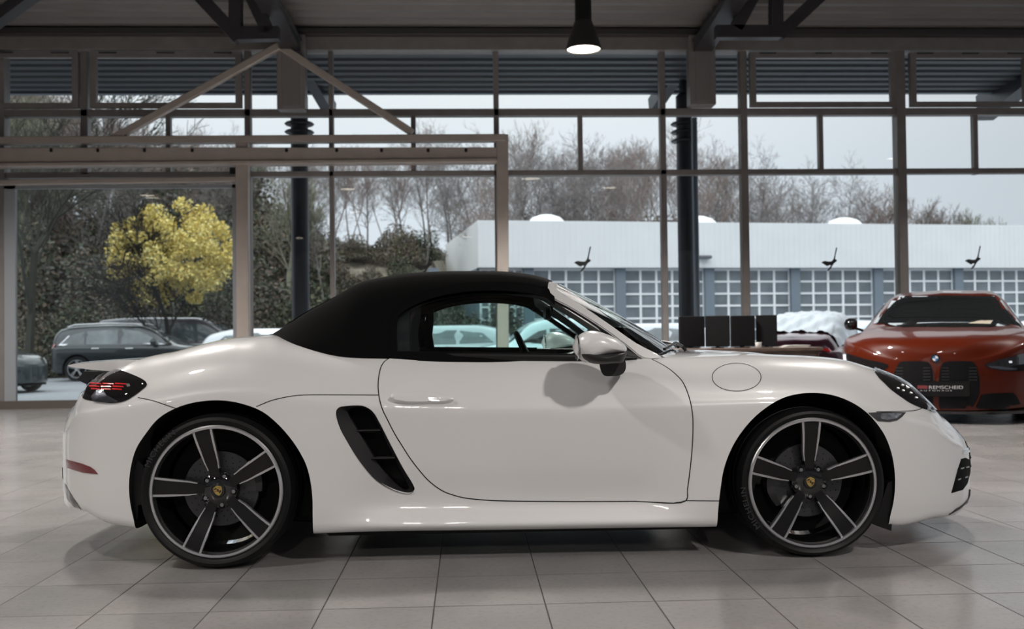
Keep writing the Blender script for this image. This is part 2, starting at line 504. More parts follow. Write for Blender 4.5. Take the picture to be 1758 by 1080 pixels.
# ---- intakes: dark frame, blades
def ring_patch(name, outer, inner, mt, parent, off, thick, dome=0):
    bm = BM(); n = len(outer)
    o_ = []; i_ = []; ob = []; ib = []
    for (a, b) in zip(outer, inner):
        h = hit(*a) or (cpt(*a, -.88), V((0, -1, 0))); o_.append(h[0] + h[1] * off); ob.append(h[0] - h[1] * thick)
        g = cpt(*b, h[0].y + dome); i_.append(g); ib.append(g + V((0, .04, 0)))
    g = [[bm.verts.new(p) for p in L] for L in (ob, o_, [(a * .72 + b * .28 + V((0, -.001, 0))) for a, b in zip(o_, i_)], i_, ib)]
    grid_faces(bm, g, loop=True)
    o = obj(name, bm, mt, parent, 45); flip(o.data, name, mt, parent); return o
def resample(px, n):
    P = [V(p) for p in px]; P.append(P[0]); L = [0]
    for a, b in zip(P[:-1], P[1:]): L.append(L[-1] + (b - a).length)
    out = []
    for k in range(n):
        s = L[-1] * k / n
        for i in range(len(L) - 1):
            if L[i] <= s <= L[i + 1]:
                t = (s - L[i]) / max(L[i + 1] - L[i], 1e-9); out.append(tuple(P[i].lerp(P[i + 1], t))); break
    return out
N_ = 64
so = resample(scoop_s, N_)
si = []
for p in so:   # nearest point on the inner outline keeps the frame even
    b = min(resample(inner_s, 256), key=lambda q: (q[0] - p[0]) ** 2 + (q[1] - p[1]) ** 2); si.append(b)
intake = ring_patch('air_intake', shrink(so, .3), si, m_trim, car, .003, .01, dome=.035)
for yy, x0, x1 in ((739, 608, 655), (786, 640, 680)):
    bm = BM()
    a, b = cpt(x0, yy, -.83), cpt(x1, yy - 1, -.845)
    bar(bm, a, b, .05, .006); bevel_all(bm, .002, 1)
    o = obj('intake_blade', bm, m_trim, intake, 40); flip(o.data, 'intake_blade', m_trim, intake)
q = [(p.x, p.z) for p in (cpt(u, v, -.78) for u, v in inner_s)]
bm = BM(); prism(bm, [(a, b) for a, b in q], lambda p: V((p[0], -.755, p[1])), lambda p: V((p[0], -.745, p[1])))
o = obj('intake_screen', bm, m_dark, intake); flip(o.data, 'intake_screen', m_dark, intake)

# ---- rocker trim line
# ---- door handle
handle_px = [(670.5, 684.4), (673, 679), (677, 676.5), (690, 674.5), (705, 673.5), (722, 673), (740, 674), (757, 676.5), (771, 680.5), (778, 686.5), (778, 689.5), (771.9, 692.7), (740, 693.5), (705, 693.5), (680, 691.5), (673, 689)]
hd, hd2 = patch('door_handle', handle_px, paint, door, off=.024, thick=.026, step=4, smooth=60, sm=3, dome=.008, both=door2)


# ---- light units
lamp_red = mat('lamp_red', (.5, .01, .012), .2, coat=1, emit=(.9, .03, .03), es=.22)
lamp_clear = mat('lamp_silver', (.75, .78, .8), .12, .8)
lens = mat('smoked_lens', (.01, .009, .01), .03, coat=1)
tail_px = [(140.5, 675), (142.8, 661.3), (150, 652.5), (162, 645), (171, 640), (181, 636.7), (192, 635.3), (203, 635.4), (215, 639), (227.5, 643.6), (239, 648.5), (249.4, 654.5), (252.6, 659.5), (250.5, 664), (244, 669.5), (236, 676), (227.5, 681.8), (219, 687), (211, 690), (200, 692), (189, 692.3), (175, 691), (162, 689), (150, 687), (143.5, 684)]
tl, tl2 = patch('tail_lamp', tail_px, lens, car, off=.004, thick=.02, step=5, smooth=50, sm=2, dome=.006)
for row, (x0, x1) in ((661, (158, 222)), (665.5, (156, 217)), (670, (160, 214))):
    for k in range(3):
        a = x0 + (x1 - x0) * k / 3; b = a + (x1 - x0) / 3 - 2.5
        patch('light_bar', [(a, row - 1.4), (b, row - .4), (b, row + 1.2), (a, row + .6)], lamp_red, tl, off=.0125, thick=.003, step=4, smooth=None, both=tl2)
patch('reversing_lamp', [(219, 661), (225, 661), (226, 665), (221, 666)], lamp_clear, tl, off=.0125, thick=.003, step=4, smooth=None, both=tl2)
patch('chrome_reflector', [(163, 690), (159, 683), (168, 672), (178, 670), (186, 680), (205, 690), (200, 691.5), (182, 691.6)], mat('smoked_mirror', (.25, .26, .3), .12, .9), tl, off=.0105, thick=.002, step=4, smooth=None, both=tl2)
head_px = [(1497.8, 632.2), (1510, 635.5), (1522, 640.2), (1533, 644.8), (1544.4, 649.8), (1553, 654.5), (1560, 659.5), (1569, 667), (1577.8, 675.5), (1587, 684), (1595.6, 692), (1603, 699.5), (1608.6, 706.4), (1604.4, 708.6), (1594, 705), (1582, 701), (1571, 696.5), (1560, 691), (1549, 683.5), (1537.8, 675.6), (1527, 667), (1517.8, 657.8), (1510, 650.5), (1504.4, 643.5), (1500.5, 637.5)]
hl, hl2 = patch('head_lamp', head_px, lens, car, off=.003, thick=.02, step=5, smooth=50, sm=2, dome=.004)
patch('chrome_strip', [(1500, 633.5), (1522, 641.2), (1544, 650.8), (1560, 660.5), (1577, 676), (1595, 693), (1606, 705), (1602, 703.5), (1588, 690), (1573, 676.5), (1556, 662.5), (1541, 653.5), (1521, 645), (1504, 638.5)], mat('lens_edge', (.5, .54, .6), .15, .6), hl, off=.0085, thick=.003, step=3, smooth=None, both=hl2)
for a, b in ((1548, 663), (1557, 667), (1540, 668), (1549, 672), (1562, 676), (1571, 684)):
    patch('led_dot', [(a - 2.2, b - 1.3), (a + 1.2, b - .6), (a + 2.4, b + 1.2), (a - .8, b + .6)], mat('led_white', (.9, .9, .9), .2, emit=(1, 1, 1), es=.45), hl, off=.0095, thick=.002, step=4, smooth=None, both=hl2)
patch('side_marker_lamp', [(1490, 708.5), (1522, 707.6), (1555, 708.3), (1548, 716), (1540, 721.7), (1526.7, 724.4), (1506.7, 723), (1497, 715)], mat('marker_lens', (.06, .06, .065), .08, coat=1), car, off=.003, thick=.012, step=5, smooth=40)
patch('marker_reflector', [(1510, 710), (1530, 709.5), (1548, 710.5), (1538, 718), (1522, 721), (1512, 719)], mat('marker_silver', (.45, .46, .48), .18, .8, noise=(60, .5)), car, off=.0045, thick=.004, step=5, smooth=40)
patch('rear_reflector', [(114.4, 788.4), (128, 792.2), (142.2, 796.2), (155.6, 801.5), (163, 807), (168.4, 814), (155, 812.8), (142.2, 811), (128, 807), (115.5, 802.5)], mat('reflector_red', (.16, .008, .01), .25, coat=1), car, off=.003, thick=.012, step=4, smooth=40)
patch('rear_vent', [(100, 803), (104, 806), (108, 820), (114, 833), (122, 848), (134, 865), (148, 878), (140, 877), (128, 870), (116, 857), (106, 838), (99.6, 818)], m_gloss, car, off=.003, thick=.012, step=4, smooth=40)
patch('front_lip', [(1628.3, 883), (1641, 873.5), (1655, 864), (1665, 852), (1671.5, 841), (1669, 852), (1660, 863), (1646, 873.5)], m_trim, car, off=.006, thick=.02, step=4, smooth=40)
patch('lower_grille', [(1650, 788), (1657, 786), (1663, 789), (1664, 800), (1664, 815), (1660, 830), (1652, 841), (1633, 846.5), (1639, 825), (1644, 806)], mat('mesh_black', (.003, .003, .003), .7, spec=.1), car, off=.003, thick=.01, step=4, smooth=40)
for q_ in ([(1648, 803), (1662, 800), (1662, 802.5), (1647.5, 805.5)], [(1643, 822), (1660, 817), (1660, 819.5), (1642.5, 824.5)]): patch('grille_strip', q_, m_steel, car, off=.006, thick=.004, step=4, smooth=None)
patch('washer_cap', [(1616, 706.5), (1621, 705), (1627, 709), (1621, 710)], m_gloss, car, off=.003, thick=.004, step=3, smooth=None)
# central intake across the nose
bm = BM(); A_, B_ = [], []
for j in range(7):
    z = .275 + .15 * j / 6; ra, rb = [], []
    for k in range(25):
        y = -.50 + 1.0 * k / 24; h = BODY.ray_cast(V((6, y, z)), V((-1, 0, 0))); ra.append(bm.verts.new(h[0] + V((.003, 0, 0)))); rb.append(bm.verts.new(h[0] - V((.006, 0, 0))))
    A_.append(ra); B_.append(rb)
grid_faces(bm, A_); grid_faces(bm, B_)
nose = obj('lower_grille', bm, MATS['mesh_black'], car, 60)
for zz in (.31, .35, .39):
    bm = BM(); L = []
    for k in range(17): y = -.48 + .96 * k / 16; L.append(BODY.ray_cast(V((6, y, zz)), V((-1, 0, 0)))[0] + V((.002, 0, 0)))
    tube(bm, L, .005, 6); obj('grille_blade', bm, m_trim, nose, 60)
patch('park_lamp', [(1653, 773), (1660, 769), (1665, 768), (1665, 776), (1660, 779), (1652, 780)], lamp_clear, car, off=.004, thick=.01, step=3, smooth=None)

# ---- spoiler at the tail
sp_px = [(126.4, 626.5), (133, 624.5), (142.8, 622.8), (160, 620.5), (175.6, 619.4), (200, 619), (226, 620.5), (214, 626), (190, 633), (170, 637), (150, 634), (135, 630.5)]
ztab = cpt(126.4, 627, -.45)
bm = BM(); g = []
for k in range(25):
    y = -.66 + 1.32 * k / 24; c = 1 - (y / .70) ** 2
    xt = -.665 - .125 * c ** .6 if c > 0 else -.66
    zt = ztab.z + .004 + .004 * c
    g.append([bm.verts.new((x, y, z)) for x, z in ((xt, zt), (xt + .03, zt + .006), (-.50, zt + .020), (-.30, zt + .022), (-.30, zt - .03), (-.50, zt - .028), (xt + .10, zt - .020), (xt + .01, zt - .006))])
grid_faces(bm, g, loop=True); bm.faces.new(g[0]); bm.faces.new(g[-1][::-1])
obj('rear_spoiler', bm, paint, car, 50)
bm = BM(); g = []
for k in range(21):
    y = -.58 + 1.16 * k / 20; c = 1 - (y / .66) ** 2; xt = -.645 - .085 * max(c, 0) ** .6
    zt = ztab.z - .026
    g.append([bm.verts.new(p) for p in ((xt + .02, y, zt), (-.5, y, zt), (-.5, y, zt - .06), (xt + .03, y, zt - .055), (xt - .01, y, zt - .035))])
grid_faces(bm, g, loop=True); bm.faces.new(g[0]); bm.faces.new(g[-1][::-1])
obj('spoiler_recess', bm, m_gloss, car, 40)

# ---- soft top
roof_tab = topz([(452.5, 582), (467.3, 573.9), (500, 557.5), (533, 537), (565.7, 519.2), (593, 504.2), (606, 496), (618, 489), (631, 484.2), (650, 479.5), (672, 475.5), (713, 469.8), (781.5, 466.8), (850, 466.8), (901, 471.0), (928.3, 476.6), (943.3, 482.3)], -.32)
z_roof = pw(roof_tab)
XT0, XT1 = roof_tab[0][0], roof_tab[-1][0]
y_base = pw([(XT0, .10), (XT0 + .006, .30), (XT0 + .02, .43), (XT0 + .05, .54), (XT0 + .10, .62), (XT0 + .18, .69), (XT0 + .32, .735), (.55, .757), (.8, .762), (1.1, .757), (XT1, .735)])
base_px = [(452.3, 582), (467.3, 590.3), (494.6, 596.6), (549.3, 602.6), (600, 607), (658.6, 610), (713, 613), (860, 615)]
z_base = pw([(p.x, p.z) for p in (cpt(u, v, -y) for (u, v), y in zip(base_px, (.25, .55, .68, .74, .755, .76, .76, .76)))])
y_rail = pw([(XT0, .05), (XT0 + .05, .36), (XT0 + .15, .50), (.35, .56), (.6, .60), (1.1, .60), (XT1, .575)])
bm = BM(); g = []
nx = 70
for i in range(nx + 1):
    x = XT0 + (XT1 - XT0) * (i / nx) ** 1.35
    zr, zb, yb, yr = z_roof(x), z_base(x), y_base(x), y_rail(x)
    zb = min(zb, zr - .002)
    h = zr - zb
    pts = [(yb + .004, zb - .035), (yb, zb), (yb - (yb - yr) * .35, zb + h * .42), (yb - (yb - yr) * .72, zb + h * .74), (yr - .01, zb + h * .90), (yr - .10, zb + h * .975), (yr - .24, zr), (yr * .3, zr + .012 * min(1, h / .2)), (0, zr + .014 * min(1, h / .2))]
    c = [(p.x, p.y) for p in crom([(a, b, 0) for a, b in pts], 4)]
    g.append([bm.verts.new((x, -y, z)) for y, z in c] + [bm.verts.new((x, y, z)) for y, z in c[-2::-1]])
grid_faces(bm, g)
top = obj('soft_top', bm, [m_fabric, m_dark], car)
md = top.modifiers.new('s', 'SOLIDIFY'); md.thickness = .022; md.offset = -1
# find outward side
bmx = BM(); bmx.from_mesh(top.data); bmx.faces.ensure_lookup_table()
f = bmx.faces[len(bmx.faces) // 2]; md.offset = -1 if f.normal.z > 0 else 1
TOPT = BVHTree.FromBMesh(bmx); bmx.free()
dg = bpy.context.evaluated_depsgraph_get(); dg.update()
me = bpy.data.meshes.new_from_object(top.evaluated_get(dg), depsgraph=dg); top.modifiers.clear(); top.data = me
win_px = [(681.5, 603), (679.5, 588), (679, 570), (680, 552), (686, 541), (702, 529), (720, 520), (740, 512.3), (765, 506), (795, 501.3), (825, 499), (855, 498.6), (885, 500.5), (912, 504), (935, 510.5), (948, 519), (985, 545), (1030, 574), (1070, 605)]
wxz = [(p.x, p.z) for p in (cpt(u, v, -.745 + .15 * (604 - v) / 110 * .8) for u, v in win_px)]
wxz_b = [(max(p[0] for p in wxz) + .1, .88), (wxz[-1][0] + .1, z_base(1) + .012), (wxz[0][0], z_base(1) + .012)]
boolean(top, lat_cutter(wxz + wxz_b[1:2], -1.2, -.30, m_fabric))
finish(top.data, 50)
# stitched ridge above the window and rear glass
def tribbon(px, w, off):
    ribbon('seam', top, m_fabric, px, w, off, tree=TOPT)
tribbon([(668, 600), (667, 570), (670, 545), (690, 522), (726, 502), (790, 488), (850, 484), (905, 487), (938, 494)], .006, .002)
bm = BM(); g = []
for i in range(13):
    u = i / 12; x = XT0 + .12 + (.30) * u
    row = []
    for k in range(17):
        y = (-.42 + .84 * k / 16) * (1 - .1 * u); h = TOPT.ray_cast(V((x, y, 2)), V((0, 0, -1)))
        row.append(bm.verts.new(h[0] + V((-.004, 0, .006))))
    g.append(row)
grid_faces(bm, g); obj('rear_window', bm, m_gloss, top, 60)

# ---- windscreen, pillars
gl_side = glass('side_glass', (.72, .86, .84), 1.5); gl_front = glass('windscreen_glass', (.62, .80, .78), 1.5)
A0 = cpt(1136, 613.5, -.70); B0 = cpt(957, 488, -.555)
cen_b, cen_t = .235, .045
def ws(u, v, grow=0):
    bx, by, bz = A0.x - .03 + cen_b * (1 - u * u), A0.y * -u, A0.z + .0 - 0
    tx, ty, tz = B0.x + cen_t * (1 - u * u), B0.y * -u, B0.z + .022 * (1 - u * u) - .004
    p = V((bx, by, bz)).lerp(V((tx, ty, tz)), v)
    bul = .030 * 4 * v * (1 - v) * .5
    return p + V((bul * .8, 0, bul)) + V((0, 0, grow))
bm = BM(); grid_faces(bm, [[bm.verts.new(ws(-1 + 2 * i / 32, j / 16)) for i in range(33)] for j in range(17)])
screen = obj('windscreen', bm, gl_front, car, 60)
bm = BM()   # black ceramic border
for lo, hi, a, b in ((-.96, .96, 0, .05), (-.9, .9, .95, 1)):
    grid_faces(bm, [[bm.verts.new(ws(lo + (hi - lo) * i / 32, a + (b - a) * j / 3) + V((.001, 0, .0015))) for i in range(33)] for j in range(4)])
for s in (1, -1):
    grid_faces(bm, [[bm.verts.new(ws(s * (1 - .03 * i / 2 * (1 if j < 12 else 1.6)), j / 16) + V((.001, 0, .0015))) for i in range(3)] for j in range(16)])
obj('black_border', bm, m_gloss, screen)
pil = [(943, 483.6), (950, 484.5), (957.2, 487.6), (955, 492.5), (958.5, 498), (972, 507), (1010, 531.5), (1050, 559), (1092, 588.5), (1137, 613.8), (1106, 616), (1076, 594), (1045, 571), (1013, 549.5), (975, 526.5), (952, 514.5), (945.5, 509.5), (941.8, 500), (940.8, 491.5)]
pil = [(p.x, p.y) for p in crom([(a, b, 0) for a, b in pil], 3, closed=True)]
def pil_y(p): t = (p[1] - 484) / (613 - 484); return -.588 - .138 * t
bm = BM(); prism(bm, pil, lambda p: cpt(p[0], p[1], pil_y(p)), lambda p: cpt(p[0], p[1], pil_y(p)) + V((.0, .055, -.01)))
pl = obj('pillar', bm, paint, car, 40); bmx = BM(); bmx.from_mesh(pl.data)
bmesh.ops.bevel(bmx, geom=[e for e in bmx.edges if e.calc_face_angle(0) > .9 and abs((e.verts[0].co - e.verts[1].co).y) < .02], offset=.006, segments=3, affect='EDGES', clamp_overlap=True)
bmx.to_mesh(pl.data); bmx.free(); finish(pl.data, 60); flip(pl.data, 'pillar', paint, car)
bm = BM(); tp = [cpt(949, 486, -.575) + V((0, 0, 0))]
L = [V((B0.x - .026 + cen_t * (1 - (y / .555) ** 2), y, B0.z - .006 + .020 * (1 - (y / .555) ** 2))) for y in [-.515 + 1.03 * k / 20 for k in range(21)]]
tube(bm, L, [(.020, .009)] * 21, 12); obj('header_rail', bm, paint, car, 60)
# seal beneath the pillar and the frame of the side glass
bm = BM()
seal = [(944, 511), (955, 520), (985, 539), (1010, 555), (1043, 577), (1070, 597), (1104, 616), (1088, 616), (1050, 592), (1010, 566), (985, 549), (955, 531), (940, 522)]
prism(bm, seal, lambda p: cpt(p[0], p[1], pil_y(p) - .004), lambda p: cpt(p[0], p[1], pil_y(p) + .03))
o = obj('pillar_seal', bm, m_black, car, 40); flip(o.data, 'pillar_seal', m_black, car)
# belt seal along the door top
bm = BM()
bp = [(673, 607.5), (720, 608.5), (800, 610), (900, 611.5), (983, 612.5), (1060, 613), (1094, 613.2)]
L = [cpt(u, v, -.752) for u, v in bp]; tube(bm, [p + V((0, .006, -.004)) for p in L], [(.012, .018)] * (len(L) - 1) + [(.006, .006)], 10)
o = obj('belt_seal', bm, m_black, car, 60); flip(o.data, 'belt_seal', m_black, car)
# side glass: leaning pane following the soft top opening
gp = [(706, 607), (704, 575), (706, 552), (716, 530), (740, 514), (765, 507.5), (795, 503), (825, 500.5), (855, 500), (885, 502), (912, 505.5), (935, 512), (950, 521), (985, 546), (1030, 574), (1075, 606)]
def gy(v): t = max(0, (608 - v)) / 110; return -.742 + .125 * t ** 1.25
def glass_pane(name, px, mt, parent, th=.004, inset=0):
    bm = BM(); pts = [V(p) for p in px]; n = len(pts); edges = [(i, (i + 1) % n) for i in range(n)]
    y = min(p[1] for p in px)
    while y < max(p[1] for p in px):
        x = min(p[0] for p in px)
        while x < max(p[0] for p in px):
            if inside((x, y), px): pts.append(V((x + .3, y + .3)))
            x += 14
        y += 10
    o2, e2, f2, *_ = delaunay_2d_cdt(pts, edges, [], 1, 1e-4)
    vs = [bm.verts.new(cpt(q[0], q[1], gy(q[1]) + inset)) for q in o2]
    for f in f2:
        try: bm.faces.new([vs[i] for i in f])
        except ValueError: pass
    o = obj(name, bm, mt, parent, 60); return o, flip(o.data, name, mt, parent)
glass_pane('side_window', gp, gl_side, car)
# black frame around the opening (ring) with rear quarter glass
def ring_between(name, outer, inner, mt, parent, y_off=0, th=.012):
    bm = BM(); n = len(outer)
    f = [[bm.verts.new(cpt(p[0], p[1], gy(p[1]) + y_off + k * th)) for p in L] for L, k in ((outer, 1), (outer, 0), (inner, 0), (inner, 1))]
    grid_faces(bm, f); o = obj(name, bm, mt, parent, 40); flip(o.data, name, mt, parent); return o
oc = [(p.x, p.y) for p in crom([(a, b, 0) for a, b in win_px[:16]], 3)]
ic = []
for i, p in enumerate(oc):
    a = V(oc[max(i - 1, 0)]); b = V(oc[min(i + 1, len(oc) - 1)]); t = (b - a).normalized(); ic.append((p[0] - t.y * 7 * 1, p[1] + t.x * 7))
ring_between('window_seal', [(p[0], p[1]) for p in oc], ic, m_black, car, y_off=.004)
bm = BM()
q = [(683, 606), (681, 575), (682, 553), (690, 541), (704, 531), (703, 552), (702.5, 575), (704, 606)]
prism(bm, q, lambda p: cpt(p[0], p[1], gy(p[1]) - .001), lambda p: cpt(p[0], p[1], gy(p[1]) + .01))
o = obj('quarter_glass', bm, mat('quarter_glass', (.012, .016, .018), .06, coat=1), car, 40); flip(o.data, 'quarter_glass', m_gloss, car)
bm = BM()
q = [(703, 606), (701.5, 575), (702.5, 552), (706, 530), (723, 520), (722, 545), (717, 575), (721, 606)]
prism(bm, q, lambda p: cpt(p[0], p[1], gy(p[1]) + .001), lambda p: cpt(p[0], p[1], gy(p[1]) + .02))
o = obj('window_post', bm, m_black, car, 40); flip(o.data, 'window_post', m_black, car)
# ---- door mirrors
def loft(bm, secs, cap=True, mi=0):
    g = [[bm.verts.new(p) for p in s] for s in secs]
    grid_faces(bm, g, mi, loop=True)
    if cap:
        bm.faces.new(g[0][::-1]).material_index = mi; bm.faces.new(g[-1]).material_index = mi
def ell_shell(px, y_mid, depth, n=10):
    """rounded body whose side outline is px; bulges depth each way about y_mid"""
    P = [(p.x, p.y) for p in crom([(a, b, 0) for a, b in px], 3, closed=True)]
    cx = sum(p[0] for p in P) / len(P); cy = sum(p[1] for p in P) / len(P)
    secs = []
    for k in range(n + 1):
        a = -PI / 2 + PI * k / n; s = max(cos(a), .02) ** .75; yy = y_mid + depth * sin(a)
        secs.append([cpt(cx + (p[0] - cx) * s, cy + (p[1] - cy) * s, y_mid) + V((0, yy - y_mid, 0)) for p in P])
    return secs
mir_px = [(983, 597), (985, 588), (990, 579.5), (998, 572.5), (1008.5, 568.6), (1020, 568.2), (1032, 570.5), (1046, 575.5), (1060, 582.5), (1069, 589.5), (1075.3, 597), (1074.5, 603.5), (1065, 606), (1040, 612), (1018, 620.5), (1006, 622.3), (997, 618), (988, 608.5)]
ym = -.985
bm = BM(); loft(bm, ell_shell(mir_px, ym, .105, 14))
mirr = obj('door_mirror', bm, paint, door, 60); mirr2 = flip(mirr.data, 'door_mirror', paint, door2)
cap_px = [(989, 605), (1020, 604.4), (1050, 604.2), (1074.5, 604.5), (1074, 611), (1071, 617), (1068, 622), (1050, 624), (1030, 625.3), (1015, 623.5), (1000, 618), (992, 611)]
bm = BM(); loft(bm, ell_shell(cap_px, ym - .003, .108, 10))
o = obj('mirror_base', bm, m_trim, mirr, 60); flip(o.data, 'mirror_base', m_trim, mirr2)
neck_px = [(1030, 621), (1050, 620), (1071, 616), (1074.5, 624), (1074.5, 632), (1071, 640), (1064, 644.5), (1050, 646), (1038, 645.3), (1033, 640), (1030, 631)]
nk = [(p.x, p.y) for p in crom([(a, b, 0) for a, b in neck_px], 2, closed=True)]
bm = BM(); loft(bm, [[cpt(a, b, -.94) for a, b in nk], [cpt(a, b, -.90) for a, b in nk], [cpt(a, b, -.85) for a, b in nk]]); 
o = obj('mirror_foot', bm, m_trim, mirr, 50); flip(o.data, 'mirror_foot', m_trim, mirr2)
bm = BM()
gl_px = [(p[0], p[1]) for p in ((990, 596), (993, 586), (1001, 577), (1003, 597), (1000, 612), (994, 606))]
c0 = cpt(986, 597, ym)
lathe(bm, [(.0005, -.001), (.060, -.001), (.062, .004)], 28, Matrix.Translation(c0 + V((.012, 0, .0))) @ Matrix.Rotation(PI / 2, 4, 'Z') @ Matrix.Diagonal((1.25, 1, .85, 1)))
o = obj('mirror_glass', bm, mat('mirror_glass', (.7, .75, .78), .02, 1), mirr, 40); flip(o.data, 'mirror_glass', MATS['mirror_glass'], mirr2)

# ---- wheels
def crest(bm, c, r, M):
    sh = [(-.78, .62), (-.5, .85), (0, 1.0), (.5, .85), (.78, .62), (.74, -.1), (.5, -.62), (0, -1.0), (-.5, -.62), (-.74, -.1)]
    return sh
def make_wheel(x, R, phase, side_, front):
    wh = empty('wheel'); wh.parent = car
    wh.location = (x, -.905 if side_ < 0 else .905, R)
    if side_ > 0: wh.rotation_euler = (0, 0, PI)
    ri = .272
    # tyre: face towards -y
    prof = [(ri - .006, .012), (ri + .002, .000), (ri + .012, -.006), (ri + (R - ri) * .45, -.010), (ri + (R - ri) * .72, -.004), (R - .008, .012), (R - .001, .030), (R, .05), (R, .09), (R - .004, .092), (R - .004, .098), (R, .10), (R, .15), (R - .004, .152), (R - .004, .158), (R, .16), (R, .20), (R - .008, .235), (R - .03, .25), (ri - .006, .25), (ri - .02, .24), (ri - .02, .02)]
    bm = BM(); lathe(bm, prof, 96, closed=True)
    ty = obj('tyre', bm, m_rubber, wh, 35)
    # raised band with the maker's lettering
    bm = BM(); rr0, rr1 = ri + .012, R - .010
    txt = bpy.data.curves.new('t', 'FONT'); txt.body = 'MICHELIN'; txt.size = .037; txt.extrude = .0006; txt.align_x = 'CENTER'; txt.space_character = 1.15
    to = bpy.data.objects.new('t', txt); COL.objects.link(to); dg = bpy.context.evaluated_depsgraph_get(); dg.update()
    me = bpy.data.meshes.new_from_object(to.evaluated_get(dg)); bpy.data.objects.remove(to)
    bt = BM(); bt.from_mesh(me); bpy.data.meshes.remove(me)
    a0 = math.radians(141 if not front else 200)
    rm = (rr0 + rr1) / 2
    for v in bt.verts:
        r = rr0 + .002 + v.co.y * .85 + .001; a = a0 - v.co.x / rm
        v.co = V((r * cos(a), -.0108 - v.co.z * 1.0, r * sin(a)))
    obj('sidewall_lettering', bt, mat('rubber_letters', (.03, .03, .032), .45), ty, None)
    # rim: barrel, silver lip, spokes
    bm = BM(); lathe(bm, [(ri - .011, .012), (ri - .020, .03), (ri - .030, .07), (ri - .035, .20), (ri - .005, .235), (ri - .002, .235), (ri - .03, .21), (ri - .026, .06), (ri - .002, .01)], 72, closed=True)
    rim = obj('rim', bm, m_gloss, wh, 50)
    bm = BM(); lathe(bm, [(ri + .001, -.002), (ri - .004, -.0065), (ri - .013, -.0055), (ri - .0145, .001), (ri - .012, .014), (ri, .014)], 96, closed=True)
    obj('rim_lip', bm, m_silver, rim, 40)
    bm = BM(); lathe(bm, [(.0005, .175), (.235, .175), (.235, .185), (.0005, .185)], 48); obj('hub_carrier', bm, m_dark, wh, 40)
    bm = BM(); lathe(bm, [(.0005, .035), (.030, .035), (.060, .040), (.074, .048), (.080, .065), (.078, .10), (.0005, .10)], 48); obj('hub', bm, m_gloss, rim, 40)
    for k in range(5):
        a = phase + k * 2 * PI / 5
        Mx = Matrix.Rotation(-a, 4, 'Y')        # local +x along the spoke
        def wd(r): return .0215 + (.0375 - .0215) * ((r - .06) / .20) ** .8 if r > .06 else .0215
        def yy(r): return .036 - .034 * sstep(.06, .25, r)
        rs = [.055, .07, .09, .12, .15, .18, .21, .24, .262]
        secs = []
        for r in rs:
            w = wd(r) - .004; y = yy(r)
            secs.append([Mx @ V((r, y + .004, w)), Mx @ V((r, y + .003, -w)), Mx @ V((r, y + .028, -w * .8)), Mx @ V((r, y + .028, w * .8))])
        bm = BM(); loft(bm, secs)
        spk = obj('spoke', bm, mat('spoke_black', (.006, .0055, .006), .35, spec=.3, coat=.15), rim, 40)
        bm = BM()
        for s in (1, -1):
            secs = []
            for r in [.088, .10, .12, .15, .18, .21, .24, .262]:
                w = wd(r); t = .0025 + .003 * sstep(.09, .2, r); y = yy(r)
                w2 = w * (1 if r > .1 else .93)
                secs.append([Mx @ V((r, y, s * (w2 + t * .6))), Mx @ V((r, y, s * (w2 - t))), Mx @ V((r, y + .02, s * (w2 - t))), Mx @ V((r, y + .02, s * (w2 + t * .6)))])
            loft(bm, secs)
        obj('spoke_edge', bm, m_silver, spk, 30)
        bm = BM(); Mb = Matrix.Rotation(-(a + PI / 5), 4, 'Y')
        lathe(bm, [(.0005, 0), (.0075, 0), (.0085, .004), (.0085, .03)], 12, Mb @ Matrix.Translation((.062, .034, 0)))
        obj('lug_bolt', bm, m_steel, rim, 40)
        bm = BM(); lathe(bm, [(.0125, .0), (.0155, -.002), (.0155, .012)], 20, Mb @ Matrix.Translation((.062, .040, 0)))
        obj('bolt_collar', bm, m_gloss, rim, 40)
    # centre cap with crest
    bm = BM(); lathe(bm, [(.0005, .028), (.026, .029), (.030, .034), (.031, .05)], 36); cap = obj('centre_cap', bm, mat('cap_black', (.015, .015, .015), .35), rim, 40)
    sh = [(-.80, .60), (-.45, .80), (0, 1.0), (.45, .80), (.80, .60), (.80, .1), (.62, -.45), (.3, -.80), (0, -1.0), (-.3, -.80), (-.62, -.45), (-.80, .1)]
    rot = phase - PI / 2
    gold = mat('crest_gold', (.55, .42, .12), .35, .7); ink = mat('crest_dark', (.05, .02, .015), .4); crr = mat('crest_red', (.30, .02, .015), .4)
    def shield(name, pts, mt, y, sc=.0215, th=.002, par=cap):
        bm = BM(); R2 = Matrix.Rotation(-rot, 4, 'Y')
        prism(bm, pts, lambda p: R2 @ V((p[0] * sc, y, p[1] * sc)), lambda p: R2 @ V((p[0] * sc, y + th, p[1] * sc)))
        return obj(name, bm, mt, par, None)
    cr = shield('crest', sh, gold, .0262)
    shield('crest_quarter', [(-.70, .5), (-.15, .65), (-.15, .32), (-.70, .28)], ink, .0258, par=cr)
    shield('crest_quarter', [(.15, -.05), (.66, -.0), (.52, -.4), (.15, -.65)], ink, .0258, par=cr)
    shield('crest_stripe', [(.15, .60), (.66, .46), (.66, .38), (.15, .5)], crr, .0258, par=cr)
    shield('crest_stripe', [(-.66, .05), (-.15, .05), (-.15, -.07), (-.62, -.07)], crr, .0258, par=cr)
    shield('crest_inner', [(-.18, .3), (0, .36), (.18, .3), (.16, -.1), (0, -.3), (-.16, -.1)], ink, .0256, par=cr)
    # brake disc with drilled holes, caliper
    bm = BM(); lathe(bm, [(.075, .085), (.155, .085), (.157, .09), (.157, .108), (.155, .112), (.075, .112)], 72, closed=True)
    disc = obj('brake_disc', bm, mat('disc_steel', (.075, .075, .08), .4, .8, bump=(30, .05)), wh, 40)
